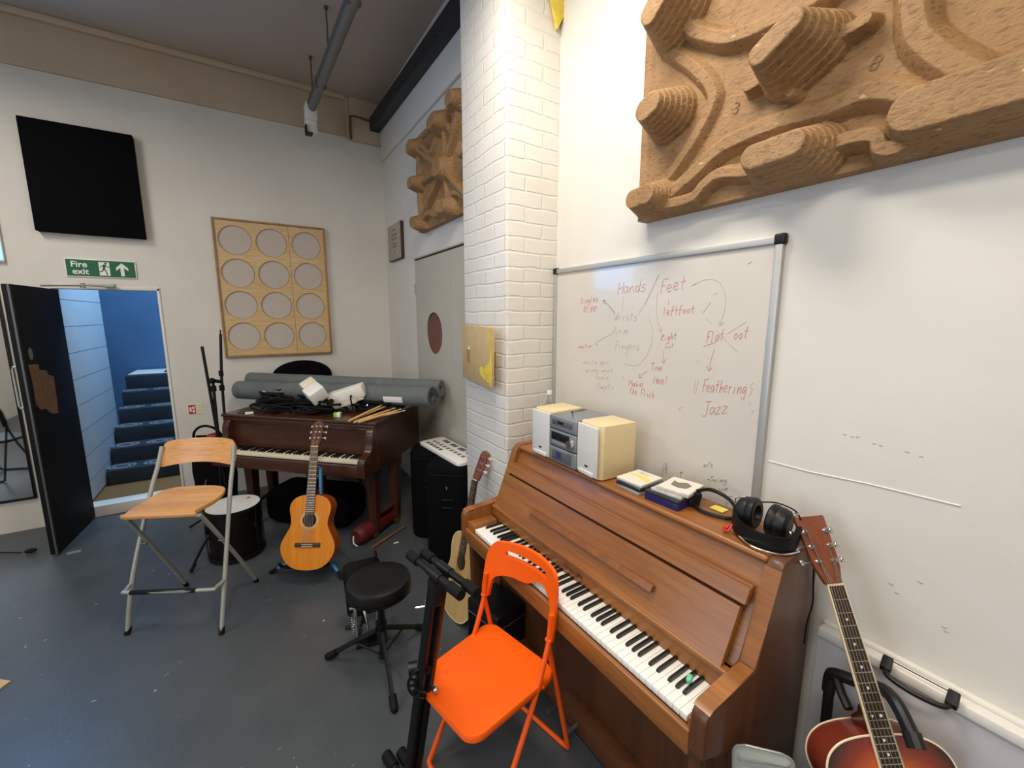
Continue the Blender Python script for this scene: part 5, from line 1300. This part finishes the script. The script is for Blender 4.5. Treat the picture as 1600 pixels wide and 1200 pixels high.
b = MB(); b.tube([(-.12, -.05, .70), (-.10, -.06, .82), (-.02, -.06, .88), (.08, -.05, .87), (.14, -.04, .80), (.06, -.06, .80), (-.08, -.06, .79)], .010, 8, sm=5); obj('carry_strap', b, 'black_fabric', t)
b = MB(); b.sph((0, 0, 0), 1, (.06, .04, .03), 14, 8); tag(obj('pink_cloth', b, 'red_fabric', loc=(-.30, 4.27, .795)), 'small dusky red cloth bundle on the black gig bag', 'cloth')

# ------------------------------------------------------------------ drum throne
t = thing('drum_throne', 'round black padded drum throne on a tripod base', 'stool', (.462, 1.985, 0))
b = MB(); b.lathe([(.001, .425), (.14, .425), (.152, .435), (.157, .455), (.157, .485), (.150, .502), (.13, .511), (.06, .514), (.001, .515)], seg=44, caps=False); s_ = obj('seat_pad', b, 'black_vinyl', t)
b = MB(); b.lathe([(.1575, .440), (.1585, .444), (.1575, .448)], seg=44, caps=False); obj('piping', b, 'black_rubber', s_)
b = MB(); b.cyl((0, 0, .06), (0, 0, .43), .015); b.cyl((0, 0, .15), (0, 0, .26), .019); b.cyl((0, 0, .40), (0, 0, .43), .05, .06); obj('post', b, 'black_metal', t)
b = MB(); b.cyl((.0, 0, .235), (0, 0, .262), .028); b.cyl((0, 0, .235), (-.04, -.03, .245), .006, seg=8); b.cyl((0, 0, .06), (0, 0, .085), .022); obj('collar', b, 'black_plastic', t)
for ex, ey in ((-.229, .20), (-.025, -.275), (.263, .137)):
    d_ = Vector((ex, ey, 0)).normalized()
    b = MB(); b.tube([(d_.x*.02, d_.y*.02, .215), (ex*.9, ey*.9, .045), (ex, ey, .02)], .0125, 8, flat=.6); o = obj('leg', b, 'black_metal', t)
    b = MB(); b.cyl((ex*.86, ey*.86, .048), (ex*1.03, ey*1.03, .014), .0185, seg=12); b.sph((ex*1.03, ey*1.03, .017), .017); obj('rubber_foot', b, 'black_rubber', o)
    b = MB(); b.tube([(d_.x*.015, d_.y*.015, .072), (ex*.50, ey*.50, .122)], .006, 6); obj('brace', b, 'black_metal', t)
# bass drum pedal and the black board behind it
t = thing('bass_drum_pedal', 'chrome bass drum pedal on the floor behind the drum throne', 'drum pedal', (.43, 2.18, 0), R(-15))
b = MB(); b.prism([(-.06, -.02), (.10, -.02), (.09, .26), (-.04, .26)], 0, .014, bev=.004); obj('base_plate', b, 'black_metal', t)
for x in (-.055, .06):
    b = MB(); b.box((x, .02, .12), (.018, .024, .22), bev=.004); b.cyl((x, .02, .01), (x, .02, .24), .007, seg=8); obj('upright', b, 'chrome', t)
b = MB(); b.cyl((-.085, .02, .225), (.10, .02, .215), .008, seg=10); obj('axle', b, 'chrome', t)
b = MB(); b.lathe([(.012, -.008), (.022, -.008), (.022, .008), (.012, .008), (.012, -.008)], Matrix.Translation((-.01, .02, .222)) @ Matrix.Rotation(R(90), 4, 'Y'), 20, caps=False); b.tube([(-.01, .0, .225), (.005, -.03, .17), (.01, -.03, .10), (.02, .01, .06)], .008, 8, sm=4); obj('cam', b, 'chrome', t)
b = MB(); b.tube([(-.075+.008*math.cos(k*.9), .02+.008*math.sin(k*.9), .06+.13*k/60) for k in range(61)], .0015, 5); obj('spring', b, 'chrome', t)
b = MB(); b.tube([(.03, .02, .22), (.05, .10, .16), (.06, .15, .12)], .005, 8); b.sph((.065, .17, .11), .026, (1, 1.3, .8)); obj('beater', b, 'grey_foam', t)
b = MB(); b.prism([(-.03, .0), (.05, .0), (.045, .25), (-.025, .25)], -.004, .004, Matrix.Translation((.0, .02, .05)) @ Matrix.Rotation(R(-4), 4, 'X')); obj('footboard', b, 'silver_dark', t)
t = thing('folded_desk', 'black rounded music stand desk standing behind the drum throne', 'music stand', (.445, 2.30, 0))
xv = Vector((.62, .20, 0)).normalized() if False else Vector((.17, -.10, 0)).normalized()
TM = frame((0, 0, 0), Vector((.985, -.12, 0)).normalized(), Vector((-.03, .10, 1)).normalized(), Vector((.985, -.12, 0)).normalized().cross(Vector((-.03, .10, 1)).normalized()))
b = MB(); b.prism(rrect(-.085, .12, .10, .425, .035), 0, .012, TM, bev=.003); obj('desk_plate', b, 'black_metal', t)
b = MB(); b.box((.10, .435, .006), (.016, .05, .03), bev=.004, Mx=TM); b.cyl((.10, .44, -.03), (.10, .44, .04), .004, seg=8, Mx=TM); obj('clip', b, 'black_metal', t)
b = MB(); b.tube([(.0, .12, .0), (.0, .012, .0)], .012, 8, Mx=TM); b.tube([(-.1, .011, -.06), (.1, .011, .07)], .011, 8, Mx=TM); obj('foot', b, 'black_metal', t)

# ------------------------------------------------------------------ folded keyboard stand
t = thing('keyboard_stand', 'black folded keyboard stand standing upright beside the orange chair', 'keyboard stand', (.40, 1.36, 0))
dr = Vector((.057, -.286, 0)).normalized(); pr = Vector((-dr.y, dr.x, 0)); pr = pr if pr.x > 0 else -pr
tm, bmid = Vector((.088, -.125, .935)), Vector((.0, .0, .03))
for k, s_ in enumerate((-1, 1)):
    o_ = pr*.019*s_
    b = MB(); T, L = align(tuple(bmid+o_), tuple(tm+o_)); b.prism(rrect(-.0155, .0155, -.0155, .0155, .006, 3), 0, L, T); obj('leg_tube', b, 'black_metal', t)
    c = tm+o_*1.05+Vector((0, 0, .012+.004*k)); half = .155
    b = MB(); b.cyl(tuple(c-dr*half+dr*.02*k), tuple(c+dr*half*.9+dr*.035*k), .0125, seg=14); a = obj('top_arm', b, 'black_metal', t)
    for e0, e1 in ((-half-.005, -half+.055), (half*.9-.05, half*.9+.012)):
        b = MB(); b.cyl(tuple(c+dr*(e0+.03*k)), tuple(c+dr*(e1+.03*k)), .0175, seg=16); obj('rubber_cap', b, 'black_rubber', a)
    b = MB(); b.cyl(tuple(c-dr*.03), tuple(c+dr*.04), .016, seg=14); obj('sleeve', b, 'black_plastic', a)
    c = bmid+o_*1.3+Vector((0, 0, -.008))
    b = MB(); b.cyl(tuple(c-dr*.15+dr*.03*k), tuple(c+dr*.17), .0155, seg=14); a = obj('foot_bar', b, 'black_metal', t)
    for e0, e1 in ((-.16, -.09), (.12, .18)):
        b = MB(); b.cyl(tuple(c+dr*(e0+.03*k)), tuple(c+dr*(e1+.02*k)), .021, seg=16); obj('rubber_cap', b, 'black_rubber', a)
b = MB(); b.box(tuple(tm+Vector((-.01, .005, -.06))), (.05, .05, .09), bev=.01); obj('top_joint', b, 'black_plastic', t)
md = bmid.lerp(tm, .50)
hx = Vector((.93, -.36, 0)); TM = frame(tuple(md+Vector((-.004, -.028, .03))), hx, Vector((0, 0, 1)), hx.cross(Vector((0, 0, 1))))
b = MB(); N2 = 28
arcp = [(.062*math.cos(R(75+190*k/N2)), .062*math.sin(R(75+190*k/N2))) for k in range(N2+1)]
b.tube([(x, y, 0) for x, y in arcp], .005, 6, Mx=TM); b.tube([(x*.62, y*.62, 0) for x, y in arcp], .006, 6, Mx=TM)
for k in range(0, N2+1, 4): b.tube([(arcp[k][0]*.6, arcp[k][1]*.6, 0), (arcp[k][0], arcp[k][1], 0)], .005, 6, Mx=TM)
obj('ratchet_plate', b, 'black_metal', t, 'black slotted ratchet plate')
b = MB(); b.cyl(tuple(md+Vector((-.05, .02, .07))), tuple(md+Vector((-.02, .01, .07))), .022, seg=20); obj('lock_knob', b, 'black_plastic', t)
b = MB(); b.sph(tuple(md+Vector((.028, -.036, -.01))), .012); b.cyl(tuple(md+Vector((.018, -.0, -.01))), tuple(md+Vector((.027, -.034, -.01))), .008, seg=10); obj('pivot_bolt', b, 'chrome', t, 'chrome pivot bolt')
q = bmid.lerp(tm, .865)
b = MB(); b.cyl(tuple(q+Vector((-.02, .01, 0))), tuple(q+Vector((-.062, .025, .0))), .0035, seg=8); b.box(tuple(q+Vector((-.028, .012, -.0))), (.01, .01, .05), bev=.003); obj('spring_pin', b, 'chrome', t, 'bright metal pull pin')

# ------------------------------------------------------------------ small things on the floor
b = MB(); b.prism([(-.03, -.02), (.05, -.018), (.045, .02), (-.035, .018)], 0, .004); tag(obj('door_wedge', b, 'mark_grey', loc=(-1.27, 4.33, .001)), 'pale flat scrap beside the foot of the black door', 'scrap')
b = MB(); b.sph((0, 0, .018), 1, (.036, .022, .016), 12, 8); b.tube([(-.05, .01, .012), (-.20, .12, .006), (-.36, .22, .006), (-.6, .26, .006)], .004, 6, sm=5); tag(obj('power_plug', b, 'black_rubber', loc=(-1.54, 4.50, .001)), 'black plug and cable on the floor left of the black door', 'plug')
b = MB(); b.prism([(-.25, -.05), (0, -.02), (.03, .03), (-.03, .08), (-.25, .10)], 0, .006); tag(obj('cardboard_scrap', b, 'tan_board', loc=(-1.165, 2.85, .001)), 'tan cardboard scrap at the left edge of the floor', 'cardboard')
b = MB(); b.prism([(-.02, -.008), (.02, -.006), (.018, .008), (-.018, .009)], 0, .003); tag(obj('paper_scrap', b, 'sign_white', loc=(.885, 3.15, .001)), 'tiny white paper scrap on the floor by the grand piano leg', 'paper')

# ------------------------------------------------------------------ light
def area(name, loc, rot, sx, sy, power, col, spread=180):
    l = bpy.data.lights.new(name, 'AREA'); l.shape = 'RECTANGLE'; l.size = sx; l.size_y = sy; l.energy = power; l.color = col; l.spread = R(spread)
    o = bpy.data.objects.new(name, l); COL.objects.link(o); o.location = loc; o.rotation_euler = rot; return o
WARM = (1, .915, .80); COOL = (.62, .80, 1)
area('ceiling_light_main', (.58, 1.30, 3.62), (0, R(-3), 0), .5, 1.0, 47, WARM)
area('fill_light_near', (-.35, -.55, 3.62), (0, 0, 0), .4, 1.5, 54, WARM)  # added fill light, unseen, brightens the right wall from the front
area('ceiling_light_rear', (-1.9, 3.2, 3.62), (0, 0, 0), .3, 1.2, 42, WARM)
area('ceiling_light_far', (-2.3, -.4, 3.62), (0, 0, 0), .3, 1.2, 30, WARM)
area('daylight_window', (-3.6, .6, 1.9), (0, R(-90), 0), 1.6, 1.8, 45, COOL)
area('stairwell_light', (-.55, 6.0, 3.9), (0, R(12), 0), .8, 1.2, 95, (.42, .70, 1))
w = bpy.data.worlds.new('world'); SC.world = w; w.use_nodes = True
w.node_tree.nodes['Background'].inputs[0].default_value = (.5, .5, .55, 1); w.node_tree.nodes['Background'].inputs[1].default_value = .15
SC.view_settings.view_transform = 'Standard'; SC.view_settings.look = 'None'; SC.view_settings.gamma = 1; SC.view_settings.exposure = 0; SC.view_settings.use_curve_mapping = False
SC.cycles.max_bounces = 8
